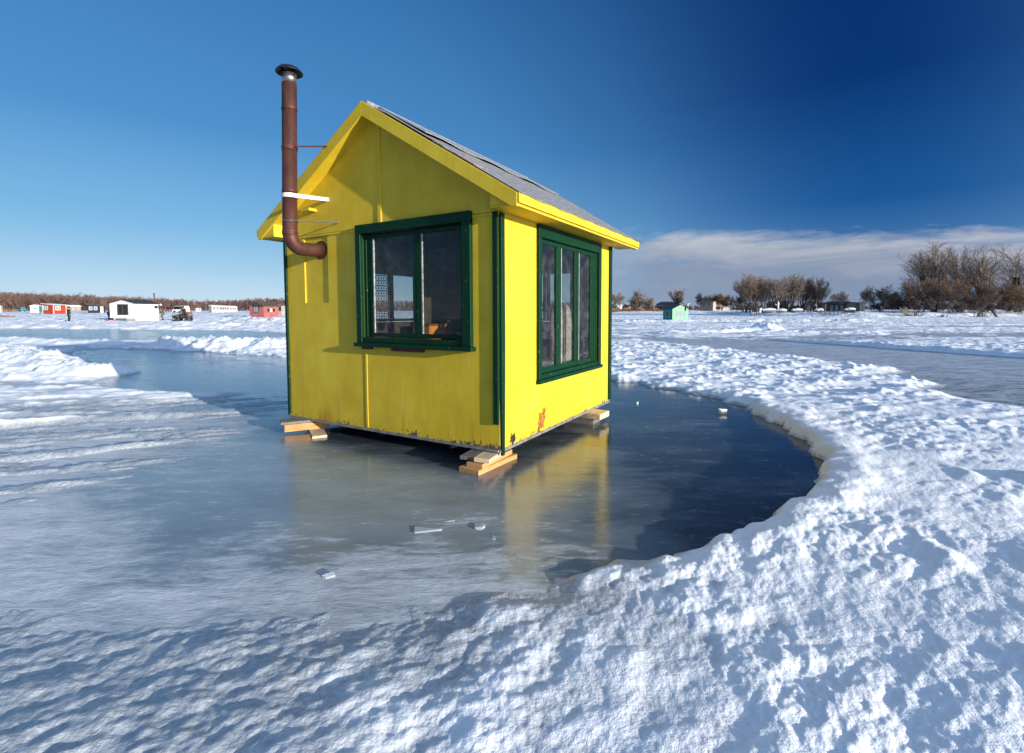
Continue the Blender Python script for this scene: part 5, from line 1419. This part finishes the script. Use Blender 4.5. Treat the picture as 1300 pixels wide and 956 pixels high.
# covered boats drawn up on the bank
def boat(label, px, dep, L, rz, m=M_FWHITE):
    x, y, z = on_ground(px, dep); e = empty('covered_boat', (x, y, z - .03), rz, label, 'boat')
    bm = bmesh.new(); rings = []
    for k in range(9):
        t = k / 8; hw_ = .95 * (math.sin(math.pi * (.12 + .80 * t)) ** .6) * (1 if t < .7 else 1 - (t - .7) * 1.6); zt_ = .62 + .18 * t
        rings.append([bm.verts.new(((t - .5) * L, s * hw_ * f, zz)) for s, f, zz in ((-1, 1, zt_), (-1, .75, .2), (0, 1, 0.02), (1, .75, .2), (1, 1, zt_))])
    for a, b in zip(rings[:-1], rings[1:]):
        for j in range(4): bm.faces.new((a[j], a[j + 1], b[j + 1], b[j]))
    bm.faces.new(rings[0]); bm.faces.new(rings[-1][::-1])
    me = bpy.data.meshes.new('hull'); bm.to_mesh(me); bm.free(); me.materials.append(M_FGREY); o = bpy.data.objects.new('hull', me); col.objects.link(o); o.parent = e
    bm = bmesh.new(); rings = []
    for k in range(9):
        t = k / 8; hw_ = 1.02 * (math.sin(math.pi * (.12 + .80 * t)) ** .6) * (1 if t < .7 else 1 - (t - .7) * 1.6); zt_ = .60 + .18 * t
        pk_ = zt_ + .55 * math.sin(math.pi * min(1, .15 + t * .8)) ** .7
        rings.append([bm.verts.new(((t - .5) * L, s * hw_ * f, zz)) for s, f, zz in ((-1, 1, zt_), (-1, .6, (zt_ + pk_) / 2 + .12), (0, 1, pk_), (1, .6, (zt_ + pk_) / 2 + .12), (1, 1, zt_))])
    for a, b in zip(rings[:-1], rings[1:]):
        for j in range(4): f = bm.faces.new((a[j], b[j], b[j + 1], a[j + 1])); f.smooth = True
    bm.faces.new(rings[0][::-1]); bm.faces.new(rings[-1])
    me = bpy.data.meshes.new('cover'); bm.to_mesh(me); bm.free(); me.materials.append(m); o = bpy.data.objects.new('cover', me); col.objects.link(o); o.parent = e
    return e
GB = 'boats under white covers on the bank'
boat('long boat under a white cover left of the white post', 976, 119, 3.4, R(4)).__setitem__('group', GB)
boat('boat under a white cover just right of the white post', 992, 120, 2.4, R(-8)).__setitem__('group', GB)
boat('boat under a white cover below the tallest shore tree', 1012, 121, 2.6, R(5)).__setitem__('group', GB)
boat('boat under a white cover left of the boathouse', 1040, 119, 2.0, R(12)).__setitem__('group', GB)
boat('boat under a white cover in front of the grey shed', 1079, 112, 2.2, R(-6)).__setitem__('group', GB)
# docks
def dock(label, px, dep, L, rz, h=.8):
    x, y, z = on_ground(px, dep); e = empty('dock', (x, y, z - .15), rz, label, 'dock')
    mb = MB(); 
    for k in range(int(L / .3)): mb.box((-L / 2 + k * .3, -.7, h), (-L / 2 + k * .3 + .26, .7, h + .06))
    mb.build('deck', M_GREYW, e)
    for sx in (-L / 2 + .15, 0, L / 2 - .3):
        for sy in (-.6, .6): MB().tube([(sx, sy, 0), (sx, sy, h + .5)], .07, 6).build('post', B_DARK, e)
    return e
dock('weathered dock on posts in front of the boathouse', 1056, 106, 4.6, R(8), .55)
dock('short dark dock at the left end of the covered boats', 959, 116, 2.2, R(-10), .5)
dock('short dock lying below the tall shore trees', 1033, 113, 1.8, R(60), .5)
dock('low dock piece right of the boathouse dock', 1070, 104, 1.6, R(-5), .4)
#@@D1

# ------------------------------------------------------------------ world, sun, camera
def build_world():
    w = bpy.data.worlds.new('World'); scene.world = w; w.use_nodes = True
    nt = w.node_tree; bg = nt.nodes['Background']; 
    sky = nt.nodes.new('ShaderNodeTexSky'); sky.sky_type = 'NISHITA'; sky.sun_disc = False
    sky.sun_elevation = SUN_EL; sky.sun_rotation = math.atan2(SUN_H.x, SUN_H.y)
    sky.air_density = 1.0; sky.dust_density = .6; sky.ozone_density = 2.5
    tc = nt.nodes.new('ShaderNodeTexCoord')
    sep = nt.nodes.new('ShaderNodeSeparateXYZ'); nt.links.new(tc.outputs['Generated'], sep.inputs[0])
    z = sep.outputs[2]
    # polarised darkening at right angles to the sun
    dp = nt.nodes.new('ShaderNodeVectorMath'); dp.operation = 'DOT_PRODUCT'
    nt.links.new(tc.outputs['Generated'], dp.inputs[0]); dp.inputs[1].default_value = (SUN_H.x * math.cos(SUN_EL), SUN_H.y * math.cos(SUN_EL), math.sin(SUN_EL))
    c2 = math_n(nt, 'MULTIPLY', dp.outputs['Value'], dp.outputs['Value'])
    pol = math_n(nt, 'DIVIDE', math_n(nt, 'SUBTRACT', 1, c2), math_n(nt, 'ADD', 1, c2))   # 1 at 90 degrees
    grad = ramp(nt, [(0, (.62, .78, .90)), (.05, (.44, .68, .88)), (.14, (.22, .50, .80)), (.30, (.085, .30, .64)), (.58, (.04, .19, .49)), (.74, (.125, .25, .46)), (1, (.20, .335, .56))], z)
    gradp = ramp(nt, [(0, (.20, .34, .52)), (.07, (.075, .22, .46)), (.18, (.010, .095, .32)), (.36, (.0012, .036, .175)), (.58, (.001, .028, .14)), (.76, (.11, .235, .45)), (1, (.20, .335, .56))], z)  # top stops of both ramps brightened: fill added from the unseen zenith
    p2 = ramp(nt, [(.10, 0.), (.50, .22), (.78, .58), (1.0, 1.)], pol)
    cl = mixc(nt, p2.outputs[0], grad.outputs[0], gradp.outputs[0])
    # blend some of the physical sky in (keeps the sunward side bright)
    scl = mixc(nt, 1.0, sky.outputs[0], (.09, .09, .09), 'MULTIPLY')
    cl = mixc(nt, .025, cl, scl)
    # cloud bank low over the right hand shore
    mp = nt.nodes.new('ShaderNodeMapping'); mp.inputs['Scale'].default_value = (1.3, 1.3, 6.5)
    nt.links.new(tc.outputs['Generated'], mp.inputs[0])
    n1 = noise_n(nt, mp.outputs[0], 2.6, 7, .62, .5)
    n2 = noise_n(nt, mp.outputs[0], 7.5, 9, .66, .6)
    az = math_n(nt, 'ARCTAN2', sep.outputs[0], sep.outputs[1])
    azr = ramp(nt, [(.0, 0.), (1., 1.)], math_n(nt, 'DIVIDE', math_n(nt, 'ADD', az, -.02), .28))
    hb_ = math_n(nt, 'DIVIDE', z, math_n(nt, 'MAXIMUM', sep.outputs[1], .2))
    zt = ramp(nt, [(0, .25), (.02, .95), (.07, 1.0), (.112, .98), (.150, .60), (.20, .0)], hb_)
    dens = math_n(nt, 'ADD', math_n(nt, 'MULTIPLY', math_n(nt, 'SUBTRACT', n1, .5), 1.5), math_n(nt, 'MULTIPLY', zt.outputs[0], 1.0))
    dens = math_n(nt, 'ADD', dens, math_n(nt, 'MULTIPLY', math_n(nt, 'SUBTRACT', n2, .5), .85))
    cm = math_n(nt, 'MULTIPLY', ramp(nt, [(.40, 0.), (.90, 1.)], dens).outputs[0], azr.outputs[0])
    shade = math_n(nt, 'ADD', math_n(nt, 'MULTIPLY', hb_, 4.6), math_n(nt, 'MULTIPLY', math_n(nt, 'SUBTRACT', n1, .5), 1.2))
    ccol = ramp(nt, [(.05, (.19, .27, .42)), (.35, (.28, .33, .44)), (.75, (.52, .54, .60)), (1., (.62, .62, .66))], shade)
    cl = mixc(nt, math_n(nt, 'MULTIPLY', cm, .85), cl, ccol.outputs[0])
    # faint haze streaks on the left horizon
    hz = math_n(nt, 'MULTIPLY', ramp(nt, [(0, .8), (.03, .7), (.10, 0.)], z).outputs[0], ramp(nt, [(.40, 0.), (.7, 1.)], n1).outputs[0])
    hz = math_n(nt, 'MULTIPLY', hz, ramp(nt, [(0, 1.), (1., 0.)], math_n(nt, 'DIVIDE', math_n(nt, 'ADD', az, .3), .4)).outputs[0])
    cl = mixc(nt, math_n(nt, 'MULTIPLY', hz, .55), cl, (.66, .78, .90))
    # bright sky glow around the sun (behind the camera), added as unseen fill
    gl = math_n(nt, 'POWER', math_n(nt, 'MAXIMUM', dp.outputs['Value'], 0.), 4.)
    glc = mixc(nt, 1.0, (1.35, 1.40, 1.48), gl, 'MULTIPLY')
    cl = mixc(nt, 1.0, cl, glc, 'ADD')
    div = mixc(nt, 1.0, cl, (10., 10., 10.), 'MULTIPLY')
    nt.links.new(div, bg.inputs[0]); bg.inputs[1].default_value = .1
build_world()

sd = bpy.data.lights.new('sun', 'SUN'); sd.energy = 7.2; sd.angle = R(.5); sd.color = (1.0, .925, .81)
so = bpy.data.objects.new('sun', sd); col.objects.link(so)
so.rotation_euler = (SUN_H * math.cos(SUN_EL) + Vector((0, 0, math.sin(SUN_EL)))).to_track_quat('Z', 'Y').to_euler()
so.location = (20, -20, 20)

cd = bpy.data.cameras.new('camera'); co = bpy.data.objects.new('camera', cd); col.objects.link(co)
cd.sensor_width = 36; cd.sensor_fit = 'HORIZONTAL'; cd.lens = 36 * F_PX / 1300
cd.shift_y = -45 / 1300; cd.clip_start = .05; cd.clip_end = 9000
co.location = (0, 0, CAM_H); co.rotation_euler = (math.pi / 2 - TILT, 0, 0)
scene.camera = co
scene.view_settings.view_transform = 'Standard'; scene.view_settings.look = 'None'; scene.view_settings.exposure = 0
try: scene.cycles.max_bounces = 8; scene.cycles.transparent_max_bounces = 16
except Exception: pass
